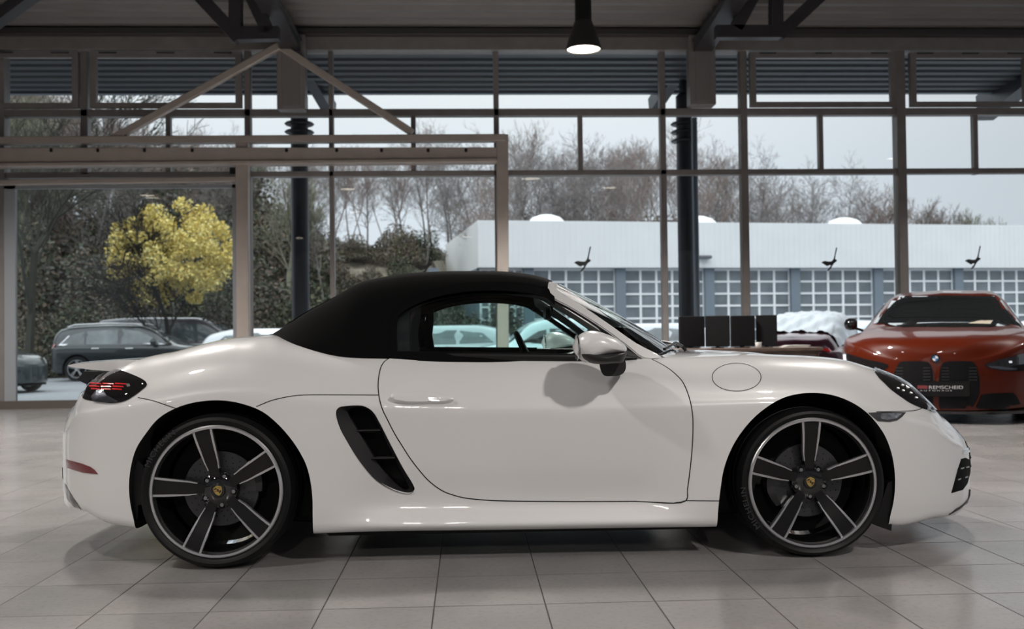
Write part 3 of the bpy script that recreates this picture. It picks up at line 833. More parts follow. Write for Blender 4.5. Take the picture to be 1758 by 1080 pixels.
    bm = BM()
    for k in range(24):
        for j, r in enumerate((.095, .115, .135)):
            a = 2 * PI * k / 24 + j * .09
            c = V((r * cos(a), .0845, r * sin(a)))
            vs = [bm.verts.new(c + V((.0028 * cos(t), 0, .0028 * sin(t)))) for t in [2 * PI * q / 8 for q in range(8)]]; bm.faces.new(vs)
    obj('drilled_holes', bm, m_dark, disc)
    bm = BM(); lathe(bm, [(.0005, .07), (.06, .075), (.075, .085), (.075, .12)], 36); obj('hub_bell', bm, m_black, disc, 40)
    bm = BM(); a0 = math.radians(195 if front else 20); secs = []
    for k in range(9):
        a = a0 - .42 + .84 * k / 8; e = 1 - .25 * abs(k - 4) / 4
        secs.append([V((r * cos(a), y, r * sin(a))) for r, y in ((.108, .068), (.15, .055), (.178 * (1 - .04 * abs(k - 4) / 4), .068), (.178, .12), (.108, .12))])
    loft(bm, secs); obj('brake_caliper', bm, mat('caliper_black', (.02, .02, .022), .3, coat=.5), wh, 35)
    return wh
R_R, R_F = .3185, .3119
for s in (-1, 1):
    make_wheel(0, R_R, math.radians(102.8), s, False)
    make_wheel(2.475, R_F, math.radians(90), s, True)

# ---- arch liners and underfloor
def liner(poly, name='wheel_arch_liner'):
    for s in (-1, 1):
        bm = BM(); prism(bm, poly, lambda p: V((p[0], s * .845, p[1])), lambda p: V((p[0], s * .60, p[1]))); obj(name, bm, m_black, car, 40)
pp = lambda L, y=-.85: [(p.x, p.z) for p in (cpt(u, v, y) for u, v in L)]
liner(pp([(1541, 820), (1533, 888), (1531, 912), (1505, 903), (1496, 892), (1512, 870), (1525, 830)]))
liner(pp([(219, 830), (224, 890), (232, 897.5), (236, 889), (236, 868), (246, 866), (246, 800), (235, 790)]))
bm = BM(); g = []
add_box(bm, (-.40, -.62, .14), (3.15, .62, .30)); add_box(bm, (.42, -.80, .105), (2.03, .80, .24)); bevel_all(bm, .02, 1)
obj('underfloor', bm, m_dark, car)
# thin rubber edge on the arch lips
for A_ in (rear_arch, front_arch):
    pass

# ---- wipers and cowl
bm = BM()
g = []
for k in range(25):
    y = -.70 + 1.40 * k / 24; u = -y / .70
    p = ws(u, 0); g.append([bm.verts.new(p + V(o)) for o in ((-.03, 0, .012), (.05, 0, -.002), (.10, 0, -.015), (.10, 0, -.05), (-.03, 0, -.03))])
grid_faces(bm, g, loop=True); bm.faces.new(g[0]); bm.faces.new(g[-1][::-1]); obj('cowl_panel', bm, m_black, car, 40)
for (y0, y1) in ((-.50, .10), (.02, .60)):
    bm = BM()
    L = [ws(y0 / .7 + (y1 - y0) / .7 * t, .03 + .03 * sin(PI * t) * 1) + V((.012, 0, .022 + .012 * sin(PI * t))) for t in [k / 10 for k in range(11)]]
    L = [V((p.x, -p.y, p.z)) for p in L]
    tube(bm, L, .007, 8); tube(bm, [L[0] + V((.05, 0, -.02)), L[0] + V((.03, 0, .005)), L[4]], .008, 8)
    obj('wiper', bm, m_black, car, 50)

# ---- cabin: dashboard, wheel, seats, inner mirror, floor
bm = BM(); g = []
for k in range(17):
    y = -.70 + 1.40 * k / 16
    hump = .035 * math.exp(-((y - .36) / .18) ** 2)
    g.append([bm.verts.new(p) for p in ((1.98 - .12 * abs(y), y, .82), (1.70, y, .835 + hump), (1.50, y, .80 + hump), (1.46, y, .74), (1.52, y, .55), (1.9, y, .5))])
grid_faces(bm, g, loop=True); bm.faces.new(g[0]); bm.faces.new(g[-1][::-1]); obj('dashboard', bm, mat('dash_leather', (.018, .018, .019), .6, bump=(200, .1)), car, 50)
st = empty('steering_wheel', (1.36, .36, .80)); st.parent = car; st.rotation_euler = (0, math.radians(-25), 0)
bm = BM(); L = [V((0, .17 * cos(a), .17 * sin(a))) for a in [2 * PI * k / 32 for k in range(33)]]; tube(bm, L, .015, 10, cap=False); obj('wheel_ring', bm, m_black, st, 60)
bm = BM(); lathe(bm, [(.0005, -.03), (.045, -.025), (.05, 0), (.03, .02), (.03, .12)], 20, Matrix.Rotation(PI / 2, 4, 'Z'))
for a in (PI / 2 * 0, PI, -PI / 2): bar(bm, (0, 0, 0), (0, .165 * cos(a), .165 * sin(a)), .03, .012)
obj('wheel_spokes', bm, m_black, st, 40)
for s in (-1, 1):
    seat = empty('seat', (.95, s * .36, .0)); seat.parent = car
    lm = mat('seat_leather', (.02, .02, .021), .55, bump=(150, .1))
    def cushion(secs, name):
        bm = BM(); loft(bm, secs); o = obj(name, bm, lm, seat, 60); return o
    def rr(x, z, w, h, t):  # rounded section in y around a centre line point
        return [V((x + h * cos(a) * (1), w * sin(a) * (1 - .0), z + t * cos(a))) for a in [2 * PI * k / 14 for k in range(14)]]
    secs = []
    for x, z, w, t in ((-.28, .33, .20, .05), (-.25, .34, .25, .07), (0, .34, .26, .075), (.2, .36, .25, .07), (.26, .36, .20, .04)):
        secs.append([V((x, w * max(-1, min(1, 1.3 * sin(a))), z + t * cos(a))) for a in [2 * PI * k / 16 for k in range(16)]])
    cushion(secs, 'seat_cushion')
    secs = []
    for x, z, w, t in ((-.22, .34, .22, .06), (-.27, .5, .26, .07), (-.33, .70, .25, .06), (-.37, .80, .20, .05), (-.39, .86, .12, .045), (-.40, .93, .125, .045), (-.41, 1.0, .10, .03)):
        secs.append([V((x + t * cos(a), w * max(-1, min(1, 1.25 * sin(a))), z)) for a in [2 * PI * k / 16 for k in range(16)]])
    cushion(secs, 'seat_backrest')
bm = BM(); lathe(bm, [(.0005, -.008), (.10, -.008), (.11, 0), (.10, .02), (.0005, .025)], 28, Matrix.Translation((1.44, 0, 1.055)) @ Matrix.Rotation(PI / 2, 4, 'Z') @ Matrix.Diagonal((1, 1, .34, 1)))
tube(bm, [(1.45, 0, 1.06), (1.47, 0, 1.14)], .01, 8); obj('inner_mirror', bm, m_black, car, 50)
# ================================================================== SHOWROOM
B = 14.2
GZ = -.30           # ground level outside
Zr = lambda v, u=1000, b=B: onb(u, v, b).z
Zceil = Zr(71)
# floor: tiles 0.39 x 0.42 m, joints as grooves in the material
def tile_mat():
    m = bpy.data.materials.new('floor_tiles'); m.use_nodes = True; nt = m.node_tree; b = nt.nodes['Principled BSDF']
    N = lambda t, **k: nt.nodes.new(t)
    tw, td = .4091 * CAMH, .4091 * 1.0921 * CAMH
    o = w2b((-2.7507 * CAMH, 3.5704 * CAMH))
    tc = N('ShaderNodeTexCoord'); mp = N('ShaderNodeMapping'); mp.vector_type = 'POINT'
    mp.inputs['Scale'].default_value = (1 / tw, 1 / td, 1); mp.inputs['Location'].default_value = (-o.x / tw + 200, -o.y / td + 200, 0)
    nt.links.new(tc.outputs['Object'], mp.inputs['Vector'])
    sp = N('ShaderNodeSeparateXYZ'); nt.links.new(mp.outputs[0], sp.inputs[0])
    def math_(op, a, b_=None, v=None):
        n = N('ShaderNodeMath'); n.operation = op
        nt.links.new(a, n.inputs[0]) if not isinstance(a, float) else setattr(n.inputs[0], 'default_value', a)
        if b_ is not None: nt.links.new(b_, n.inputs[1])
        if v is not None: n.inputs[1].default_value = v
        return n.outputs[0]
    ds = []
    for ax, size in ((0, tw), (1, td)):
        f = math_('FRACT', sp.outputs[ax]); d = math_('MINIMUM', f, math_('SUBTRACT', 1.0, f)); ds.append(math_('MULTIPLY', d, v=size))
    d = math_('MINIMUM', ds[0], ds[1])
    rp = N('ShaderNodeMapRange'); rp.inputs[1].default_value = .0016; rp.inputs[2].default_value = .0034; nt.links.new(d, rp.inputs[0])
    fl = N('ShaderNodeVectorMath'); fl.operation = 'FLOOR'; nt.links.new(mp.outputs[0], fl.inputs[0])
    wn = N('ShaderNodeTexWhiteNoise'); nt.links.new(fl.outputs[0], wn.inputs['Vector'])
    nz = N('ShaderNodeTexNoise'); nz.inputs['Scale'].default_value = 2.2; nz.inputs['Detail'].default_value = 6; nt.links.new(tc.outputs['Object'], nz.inputs['Vector'])
    nz2 = N('ShaderNodeTexNoise'); nz2.inputs['Scale'].default_value = 45; nz2.inputs['Detail'].default_value = 4; nt.links.new(tc.outputs['Object'], nz2.inputs['Vector'])
    a = N('ShaderNodeMix'); a.data_type = 'RGBA'; a.inputs[6].default_value = (.272, .264, .258, 1); a.inputs[7].default_value = (.322, .306, .302, 1)
    nt.links.new(wn.outputs[0], a.inputs[0])
    c = N('ShaderNodeMix'); c.data_type = 'RGBA'; c.blend_type = 'MULTIPLY'; c.inputs[0].default_value = .5; nt.links.new(a.outputs[2], c.inputs[6])
    r2 = N('ShaderNodeValToRGB'); r2.color_ramp.elements[0].color = (.72, .72, .72, 1); r2.color_ramp.elements[1].color = (1.2, 1.2, 1.2, 1); r2.color_ramp.elements[0].position = .3; r2.color_ramp.elements[1].position = .7
    nt.links.new(nz.outputs[0], r2.inputs[0]); nt.links.new(r2.outputs[0], c.inputs[7])
    e = N('ShaderNodeMix'); e.data_type = 'RGBA'; e.blend_type = 'MULTIPLY'; e.inputs[0].default_value = .25; nt.links.new(c.outputs[2], e.inputs[6])
    r3 = N('ShaderNodeValToRGB'); r3.color_ramp.elements[0].color = (.6, .6, .6, 1); r3.color_ramp.elements[1].color = (1, 1, 1, 1); r3.color_ramp.elements[0].position = .32; r3.color_ramp.elements[1].position = .5
    nt.links.new(nz2.outputs[0], r3.inputs[0]); nt.links.new(r3.outputs[0], e.inputs[7])
    g = N('ShaderNodeMix'); g.data_type = 'RGBA'; g.inputs[6].default_value = (.05, .045, .043, 1); nt.links.new(rp.outputs[0], g.inputs[0]); nt.links.new(e.outputs[2], g.inputs[7])
    nt.links.new(g.outputs[2], b.inputs['Base Color'])
    rr = N('ShaderNodeMapRange'); rr.inputs[3].default_value = .8; rr.inputs[4].default_value = .2; nt.links.new(rp.outputs[0], rr.inputs[0])
    nt.links.new(rr.outputs[0], b.inputs['Roughness'])
    bp = N('ShaderNodeBump'); bp.inputs['Strength'].default_value = .5; bp.inputs['Distance'].default_value = .002; nt.links.new(rp.outputs[0], bp.inputs['Height']); nt.links.new(bp.outputs[0], b.inputs['Normal'])
    b.inputs['Specular IOR Level'].default_value = .45
    return m
X0, X1, Y0 = -15.0, 17.0, -9.0
bm = BM(); add_box(bm, (X0 - .3, Y0 - .3, -.3), (X1 + .3, B + .12, 0)); struct('floor', bm, tile_mat())
m_wall = mat('wall_paint', (.38, .38, .39), .8, noise=(3, .05)); m_frame = mat('facade_frame', (.25, .23, .222), .45, .2, noise=(6, .08)); m_framel = mat('portal_frame', (.44, .385, .345), .42, .25, noise=(5, .06))
for nme, lo, hi in (('wall_back', (X0 - .3, Y0 - .3, 0), (X1 + .3, Y0, .7)), ('wall_left', (X0 - .3, Y0, 0), (X0, B, Zceil + .5))):
    bm = BM(); add_box(bm, lo, hi); struct(nme, bm, m_wall)
bm = BM(); add_box(bm, (X0 - .3, Y0 - .3, 4.0), (X1 + .3, Y0, Zceil + .5))
for k in range(9): x = X0 + 4 * k; add_box(bm, (x - .15, Y0 - .3, .7), (x + .15, Y0, 4.0))
struct('wall_back', bm, m_wall)
bm = BM(); add_box(bm, (-40, -22, -.3), (40, -20, 8.0)); struct('wall_light_block', bm, mat('light_block_dark', (.10, .10, .105), .8, noise=(.4, .3)))  # unseen dark wall, added to cut light and reflections from the back openings
# right side: low wall and a long band of glazing
bm = BM(); add_box(bm, (X1, Y0, 0), (X1 + .3, B, .8)); add_box(bm, (X1, Y0, 4.2), (X1 + .3, B, Zceil + .5))
for y in (Y0 + .2, -4.5, 0, 4.5, 9, B - .2): add_box(bm, (X1, y - .12, .8), (X1 + .3, y + .12, 4.2))
struct('wall_right', bm, m_wall)
# ceiling: trapezoid steel deck, ribs parallel to the facade
m_deck = mat('steel_deck', (.20, .187, .182), .55, .15, noise=(2, .06))
pitch = .30
bm = BM(); g = []
y = Y0
zc = Zceil + .12
while y < B + .15:
    for dy, dz in ((0, 0), (.10, 0), (.15, .075), (.25, .075), (.30, 0)):
        if dy < .30: g.append([bm.verts.new((X0 - .3, y + dy, zc + dz)), bm.verts.new((X1 + .3, y + dy, zc + dz))])
    y += pitch
grid_faces(bm, g); ext = bmesh.ops.extrude_face_region(bm, geom=bm.faces[:]); bmesh.ops.translate(bm, verts=[v for v in ext['geom'] if isinstance(v, bmesh.types.BMVert)], vec=(0, 0, .25))
struct('ceiling', bm, m_deck)
# --- facade bars
tn = [0]
def trim(lo, hi, mt=None, bev=.006):
    tn[0] += 1; bm = BM(); add_box(bm, lo, hi)
    if bev: bevel_all(bm, bev, 1)
    return struct('trim_%d' % tn[0], bm, mt or m_frame)
def vbar(u, w, v0, v1, vm, b=B, d=.14, mt=None, proud=0):
    p = onb(u, vm, b); px = (p - CAMP).y
    ww = w / FPX * b
    za = 0 if v0 is None else onb(u, v0, b).z; zb = Zceil if v1 is None else onb(u, v1, b).z
    if za > zb: za, zb = zb, za
    return trim((p.x - ww / 2, b - d / 2 - proud, za), (p.x + ww / 2, b + d / 2 - proud, zb), mt)
def zc_(v, u=1000): return onb(u, v, B).z
ZB1, ZT1 = zc_(91), Zceil            # top beam
ZB2, ZT2 = zc_(200), zc_(188)
ZB3, ZT3 = zc_(302), zc_(293)
XL = X0; XRt = X1
trim((XL, B - .16, ZB1), (XRt, B + .10, ZT1 + .2)); trim((XL, B - .07, ZB2), (XRt, B + .07, ZT2)); trim((XL, B - .07, ZB3), (XRt, B + .07, ZT3))
trim((XL, B - .10, 0), (XRt, B + .06, .085), mat('sill_bronze', (.10, .085, .075), .5))
trim((XL, B - .30, Zceil + .01), (XRt, B - .16, Zceil + .10), mat('eaves_trim', (.05, .046, .047), .5))
mull = [(-1, 8, None, None, 9, .20), (0, 147.5, 301, None, 12, .14), (1, 427, None, None, 10, .14), (2, 570, None, None, 7.5, .14), (3, 853, None, None, 9, .14), (4, 1138, None, None, 10, .14), (5, 1276.5, None, None, 12, .16), (6, 1545, None, None, 16, .18)]
MX = {}
for i, u, v0, v1, w_, d in mull:
    o = vbar(u, w_, v0, v1, 300, d=d); MX[i] = onb(u, 300, B).x
for u in (290, 710, 996, 1408, 1673):
    vbar(u, 8, 300, 195, 250, d=.10)
xr = MX[6]
for k in range(1, 4):   # beyond the frame edges the same grid goes on
    trim((xr + 2.2 * k - .06, B - .08, 0), (xr + 2.2 * k + .06, B + .08, Zceil)); 
    trim((MX[-1] - 2.2 * k - .06, B - .08, 0), (MX[-1] - 2.2 * k + .06, B + .08, Zceil))
m_gird0 = mat('hinge_steel', (.05, .048, .048), .5)
# --- glass panes
m_glass = glass('facade_glass', (.93, .955, .95), 1.5)
xs_full = [MX[-1] - 2.2 * k for k in (3, 2, 1)] + [MX[i] for i in (-1, 0, 1, 2, 3, 4, 5, 6)] + [xr + 2.2 * k for k in (1, 2, 3)]
wn = [0]
PANES = []
def pane(xa, xb, za, zb, mt=None, b=B):
    wn[0] += 1; bm = BM(); add_box(bm, (xa, b - .004, za), (xb, b + .004, zb)); return struct('window_%d' % wn[0], bm, mt or m_glass)
def pane1(xa, xb, za, zb):
    wn[0] += 1; bm = BM(); bm.faces.new([bm.verts.new(p) for p in ((xa, B, za), (xb, B, za), (xb, B, zb), (xa, B, zb))]); return struct('window_%d' % wn[0], bm, m_glass)
for a, b in zip(xs_full[:-1], xs_full[1:]):
    pane1(a, b, ZT2, ZB1); pane1(a, b, ZT3, ZB2)
low = [x for x in xs_full if abs(x - MX[0]) > .01 ]
for a, b in zip(low[:-1], low[1:]): pane1(a, b, .085, ZB3)
# opening top-hung windows with their own sash
for ua, ub in ((-110, 140), (160, 418), (1284, 1533), (1557, 1760)):
    xa = onb(ua, 150, B).x; xb = onb(ub, 150, B).x
    za, zb = ZT2 + .01, ZB1 - .02; t = .085
    bm = BM()
    g = [[bm.verts.new((x, y, z)) for x, z in ((xa + i, za + i * .8), (xb - i, za + i * .8), (xb - i, zb - i), (xa + i, zb - i))] for y, i in ((B - .05, 0), (B - .13, 0), (B - .13, t), (B - .05, t), (B - .05, 0))]; grid_faces(bm, g, loop=True); bmesh.ops.remove_doubles(bm, verts=bm.verts, dist=1e-5)
    wn[0] += 1; sash = struct('window_%d' % wn[0], bm, m_frame)
    for f in (.12, .5, .88):
        bm = BM(); add_box(bm, (xa + (xb - xa) * f - .12, B - .16, zb - .03), (xa + (xb - xa) * f + .12, B - .13, zb - .012)); bevel_all(bm, .003, 1); h = obj('window_hinge', bm, m_gird0, sash)
    
# column casings under the girders
for ua, ub, v0, v1 in ((476, 524, 197, 105), (1184, 1228, 190, 98)):
    xa = onb(ua, 150, B - .3).x; xb = onb(ub, 150, B - .3).x; za = onb(500, v0, B).z; zb = Zceil
    bm = BM(); add_box(bm, (xa, B - .34, za), (xb, B - .1, zb)); bevel_all(bm, .01, 1)
    c = struct('column', bm, m_frame)
    bm = BM(); add_box(bm, (xa + .07, B - .35, za + .05), (xb - .07, B - .338, zb - .16)); bevel_all(bm, .004, 1); obj('column_panel', bm, mat('panel_grey', (.20, .185, .18), .5), c)
# --- roof girders and bracing
m_gird = mat('girder_steel', (.05, .048, .053), .4, .3, noise=(4, .1))
for uc in (500, 1207):
    p = onb(uc, 92, B - .35)
    bm = BM(); x = p.x
    zt, zb = Zceil + .55, Zceil - .10
    for z, w_ in ((zb + .02, .30), (zb + .50, .30)): add_box(bm, (x - w_ / 2, Y0, z - .02), (x + w_ / 2, B - .1, z))
    add_box(bm, (x - .02, Y0, zb), (x + .02, B - .1, zb + .5))
    # haunch down to the casing
    prism(bm, [(B - 2.4, zb), (B - .1, zb - .16), (B - .1, zb)], lambda q: V((x - .13, q[0], q[1])), lambda q: V((x + .13, q[0], q[1])))
    struct('beam', bm, m_gird)
def brace(pa, pb, w_, h_, name='brace', b=12.6):
    bm = BM(); bar(bm, onb(pa[0], pa[1], b), onb(pb[0], pb[1], b), w_, h_); o = struct(name, bm, m_gird); return o
for L in (((330, -20), (412, 68)), ((405, -20), (405, 62)), ((398, 60), (480, 58)), ((425, -20), (462, 58)), ((1425, -22), (1335, 62)), ((1332, -20), (1332, 60)), ((1228, 56), (1345, 56)), ((1300, -20), (1262, 50))):
    o = brace(*L, .15, .16); o.name = 'beam'
bm = BM(); bar(bm, onb(60, -14, 12.4), onb(-50, 68, 14.0), .15, .16); struct('beam', bm, m_gird)
# --- sliding door portal in front of the left bays
PB = B - .38
pf = empty('door_portal', onb(415, 700, PB), 0, 'grey steel door portal with two sloping stays standing before the left glazing', 'door frame')
pf.location.z = 0; off = V(pf.location)
def pbar(name, ua, va, ub, vb, h, d=.12, b=PB, mt=None):
    A, C = onb(ua, va, b), onb(ub, vb, b); bm = BM(); bar(bm, A - off, C - off, h / FPX * b, d, up=V((0, 1, 0))); bevel_all(bm, .008, 1)
    return obj(name, bm, mt or m_framel, pf)
pbar('head_beam', -200, 243.5, 868, 237.5, 12, .16)
pbar('track_beam', -200, 269, 853, 268, 26, .2, PB - .02, m_framel)
pbar('track_lip', -200, 287, 853, 277, 6, .24, PB - .04, m_framel)
pbar('lower_rail', -200, 317, 408, 308, 8, .12)
pbar('post', 416.5, 234, 418.5, 700, 21, .14)
pbar('post', 862.5, 232, 863.5, 700, 20, .14)
pbar('post', -196, 240, -196, 700, 20, .14)
pbar('stay', 192, 240, 480, 79, 12, .10)
pbar('stay', 480, 79, 708, 228, 12, .10)
for o in [c for c in pf.children if c.name.startswith('post')]:
    for v in o.data.vertices:
        if v.co.z < .6: v.co.z = 0
for u in (88, 168, 248, 330, 492, 578, 655, 735, 800):
    bm = BM(); c = onb(u, 258, PB - .12) - off; add_box(bm, c - V((.02, .012, .025)), c + V((.02, .012, .025))); bevel_all(bm, .006, 1); obj('track_bracket', bm, m_black, pf)
bm = BM(); c = onb(401, 294, PB) - off; add_box(bm, c - V((.05, .04, .05)), c + V((.05, .03, .05))); bevel_all(bm, .015, 2); obj('roller_carriage', bm, m_black, pf)
# sliding leaf
dg_ = empty('door_1', (onb(215, 500, B - .2).x, B - .2, 0)); dg_['kind'] = 'structure'
xa, xb = onb(9, 500, B - .2).x - dg_.location.x, onb(408, 500, B - .2).x - dg_.location.x
zt = onb(200, 318, B - .2).z
m_alu = mat('door_aluminium', (.36, .38, .41), .4, .3)
bm = BM()
for lo, hi in (((xa, -.03, .02), (xa + .15, .03, zt)), ((xb - .06, -.03, .02), (xb, .03, zt)), ((xa, -.03, zt - .05), (xb, .03, zt))): add_box(bm, lo, hi)
obj('frame', bm, m_alu, dg_)
bm = BM(); add_box(bm, (xa - .4, -.035, .0), (xb, .034, .11)); obj('bottom_rail', bm, mat('sill_bronze', (.10, .085, .075), .5), dg_)
bm = BM(); bm.faces.new([bm.verts.new(p) for p in ((xa, 0, .1), (xb, 0, .1), (xb, 0, zt), (xa, 0, zt))]); obj('pane', bm, m_glass, dg_)
# --- pendant lamps
m_shade = mat('lamp_shade', (.03, .028, .027), .45, .2); m_disc = mat('lamp_disc', (1, .95, .85), .4, emit=(1, .90, .72), es=9.0)
first = [None]
def pendant(x, y, z, label, kit):
    if first[0] is None:
        o = empty('pendant_lamp', (x, y, z), 0, label, 'lamp', 'pendant lamps')
        bm = BM(); lathe_z(bm, [(.085, .28), (.085, 1.9)], 24); obj('lamp_tube', bm, m_black, o, 40)
        bm = BM(); lathe_z(bm, [(.172, .0), (.178, .005), (.176, .03), (.150, .12), (.115, .22), (.090, .29), (.03, .30), (.03, .28), (.08, .27), (.10, .22), (.14, .12), (.165, .03)], 40, cap=False); obj('lamp_shade', bm, m_shade, o, 50)
        bm = BM(); lathe_z(bm, [(.001, .012), (.166, .012), (.166, .022), (.001, .022)], 40, cap=False); obj('lamp_disc', bm, m_disc, o, None)
        first[0] = o
    else:
        s = first[0]; o = s.copy(); COL.objects.link(o); o.location = (x, y, z); o['label'] = label
        for ch in s.children:
            c = ch.copy(); COL.objects.link(c); c.parent = o
    l = bpy.data.lights.new('lamp_light', 'SPOT'); l.energy = kit[0]; l.spot_size = math.radians(kit[1]); l.spot_blend = .6; l.shadow_soft_size = .14; l.color = (1, .945, .895)
    lo = bpy.data.objects.new('lamp_light', l); COL.objects.link(lo); lo.location = (x, y, z - .03)
    return o
lp = onb(1002, 86, 10.0)
pendant(lp.x, lp.y, lp.z - .0, 'round pendant lamp glowing below a black tube, hanging before the glass front', (1900, 150))
k_ = 0
for (x, y, en) in [(lp.x - 6.9, 10, 1100), (lp.x + 6.9, 10, 800), (-7.2, 5.2, 450), (-2.6, 6.4, 480), (3.2, 6.4, 350), (-2.9, 2.3, 260), (-6.4, .2, 480), (2.5, .3, 640), (-5.5, -4.5, 900), (0, -4.5, 1250)]:
    pendant(x, y, lp.z + .35, 'round pendant lamp hanging elsewhere over the showroom, outside the photo', (en, 150))
# ================================================================== OTHER CARS
def car_body_bm(S):
    """S: length tables in the car's own frame, x forward, z up, centre line y = 0"""
    ztop, zbelt, wid, zbot = pw(S['top']), pw(S['belt']), pw(S['w']), pw(S['bot'])
    rail = pw(S['rail']) if 'rail' in S else (lambda x: 1)
    x0, x1 = S['x0'], S['x1']; R0, R1 = S.get('r0', .35), S.get('r1', .5)
    xs = []; n = 16
    for i in range(n): xs.append(x0 + R0 * (1 - cos(PI / 2 * i / n)))
    x = x0 + R0
    while x < x1 - R1: xs.append(x); x += S.get('dx', .06)
    for i in range(n + 1): xs.append(x1 - R1 + R1 * sin(PI / 2 * i / n))
    bm = BM(); g = []
    for x in xs:
        w = wid(x)
        if x < x0 + R0: t = (x0 + R0 - x) / R0; w *= max(0, 1 - t ** 3) ** (1 / 2.6)
        if x > x1 - R1: t = (x - x1 + R1) / R1; w *= max(0, 1 - t ** S.get('pn', 2.4)) ** (1 / S.get('pm', 2.2))
        zb, zt, ze = zbot(x), ztop(x), zbelt(x)
        ze = min(ze, zt - .015)
        h = zt - ze; yr = rail(x) * w if h > .06 else w * .8
        f = sstep(.03, .3, h)
        q = [(w * .90, zb), (w * .975, zb + .02), (w * .985, zb + (ze - zb) * .25), (w, zb + (ze - zb) * .62), (w * .985, zb + (ze - zb) * .86), (w * .955, ze - .01)]
        y1 = w * .90
        q += [(y1, ze + .006 + .0 * h), (y1 + (yr - y1) * .55 * f - .12 * w * (1 - f), ze + h * .55), (yr * f + w * .62 * (1 - f), ze + h * .86), ((yr - .08) * f + w * .45 * (1 - f), ze + h * .97), (yr * .4, zt + .004), (0, zt + .012 * f + .006)]
        c = [(0, zb)] + [(p.x, p.y) for p in crom([(a, b, 0) for a, b in q], 3)]
        g.append([bm.verts.new((x, -y, z)) for y, z in c] + [bm.verts.new((x, y, z)) for y, z in c[-2:0:-1]])
    grid_faces(bm, g, loop=True); bmesh.ops.remove_doubles(bm, verts=bm.verts, dist=1e-4)
    bmesh.ops.dissolve_degenerate(bm, dist=1e-5, edges=bm.edges); bmesh.ops.recalc_face_normals(bm, faces=bm.faces[:])
    return bm

def gpatch(name, poly, mode, tree, mt, parent, off=.004, thick=.015, step=.05, smooth=40, mirror=True, sm=0):
    """mode 'side': poly in (x, z); 'front'/'rear': poly in (y, z); 'top': (x, y)"""
    if sm: poly = [(p.x, p.y) for p in crom([(a, b, 0) for a, b in poly], sm, closed=True)]
    pts = [V(p) for p in poly]; n = len(pts); edges = [(i, (i + 1) % n) for i in range(n)]
    y = min(p.y for p in pts[:n]) + step / 2; ym, xm0, xm = max(p.y for p in pts[:n]), min(p.x for p in pts[:n]), max(p.x for p in pts[:n])
    while y < ym:
        x = xm0 + step / 2
        while x < xm:
            if inside((x, y), poly): pts.append(V((x, y)))
            x += step
        y += step
    o2, e2, f2, *_ = delaunay_2d_cdt(pts, edges, [], 0, 1e-6)
    def h(q):
        if mode == 'side': o, d = V((q[0], -4, q[1])), V((0, 1, 0))
        elif mode == 'front': o, d = V((12, q[0], q[1])), V((-1, 0, 0))
        elif mode == 'rear': o, d = V((-12, q[0], q[1])), V((1, 0, 0))
        else: o, d = V((q[0], q[1], 6)), V((0, 0, -1))
        r = tree.ray_cast(o, d)
        if r[0] is None:
            c = V((q[0], -.8, q[1])) if mode == 'side' else V((2.3 if mode == 'front' else -2.3, q[0], q[1])); r = tree.find_nearest(c)
        nn = r[1] if r[1].dot(d) < 0 else -r[1]
        return r[0], nn
    bm = BM(); A = []; Bv = []
    for q in o2:
        p, nn = h(q); A.append(bm.verts.new(p + nn * off)); Bv.append(bm.verts.new(p + nn * (off - thick)))
    E = set()
    for f in f2:
        c = sum((V(o2[i]) for i in f), V((0, 0))) / len(f)
        if not inside(c, poly): continue
        bm.faces.new([A[i] for i in f]); bm.faces.new([Bv[i] for i in f][::-1])
        for i in range(len(f)): E.add((f[i], f[(i + 1) % len(f)]))
    for (i, j) in E:
        if (j, i) not in E: bm.faces.new((A[j], A[i], Bv[i], Bv[j]))
    for v in [v for v in bm.verts if not v.link_faces]: bm.verts.remove(v)
    o = obj(name, bm, mt, parent, smooth)
    if mirror: return o, flip(o.data, name, mt, parent)
    return o

def simple_wheel(parent, x, y, R, mt_rim, ns=5, w=.22, double=True):
    wh = empty('wheel', (x, y, R)); wh.parent = parent
    if y > 0: wh.rotation_euler = (0, 0, PI)
    ri = R * .72
    bm = BM(); lathe(bm, [(ri, .01), (ri + .02, -.008), (R - .03, -.008), (R, .03), (R, w - .03), (R - .03, w), (ri, w)], 40, closed=True); obj('tyre', bm, m_rubber, wh, 35)
    bm = BM(); lathe(bm, [(ri, .0), (ri - .015, .0), (ri - .03, .05), (ri - .03, .17), (.0005, .17), (.0005, .18), (ri, .18)], 40); rim = obj('rim', bm, m_gloss, wh, 40)
    bm = BM(); lathe(bm, [(ri + .003, -.004), (ri - .016, -.004), (ri - .016, .012)], 40)
    for k in range(ns):
        for dd in ((-.11, .11) if double else (0,)):
            a = 2 * PI * k / ns + .3 + dd; bar(bm, (.03 * cos(a), .03, .03 * sin(a)), ((ri - .01) * cos(a), .004, (ri - .01) * sin(a)), .022 if double else .05, .02, up=V((0, 1, 0)))
    lathe(bm, [(.0005, .0), (.06, .005), (.07, .04)], 20)
    obj('rim_face', bm, mt_rim, rim, 40)
    return wh
def cut_arches(body, wheels, R, ww=1.0):
    bm = BM()
    for x in wheels:
        poly = [(x + (R + .055) * cos(a), R + (R + .055) * sin(a)) for a in [PI * k / 20 for k in range(21)]]; poly = [(poly[0][0], -.2)] + poly + [(poly[-1][0], -.2)]
        for s in (1, -1): prism(bm, poly, lambda p: V((p[0], s * 1.3, p[1])), lambda p: V((p[0], s * .58, p[1])))
    c = obj('cutter', bm, m_dark); boolean(body, c); finish(body.data, 40)
dark_glass = mat('tinted_glass', (.010, .012, .013), .04, coat=1)
mid_glass = mat('grey_car_glass', (.10, .125, .135), .08, coat=1, noise=(2, .5))

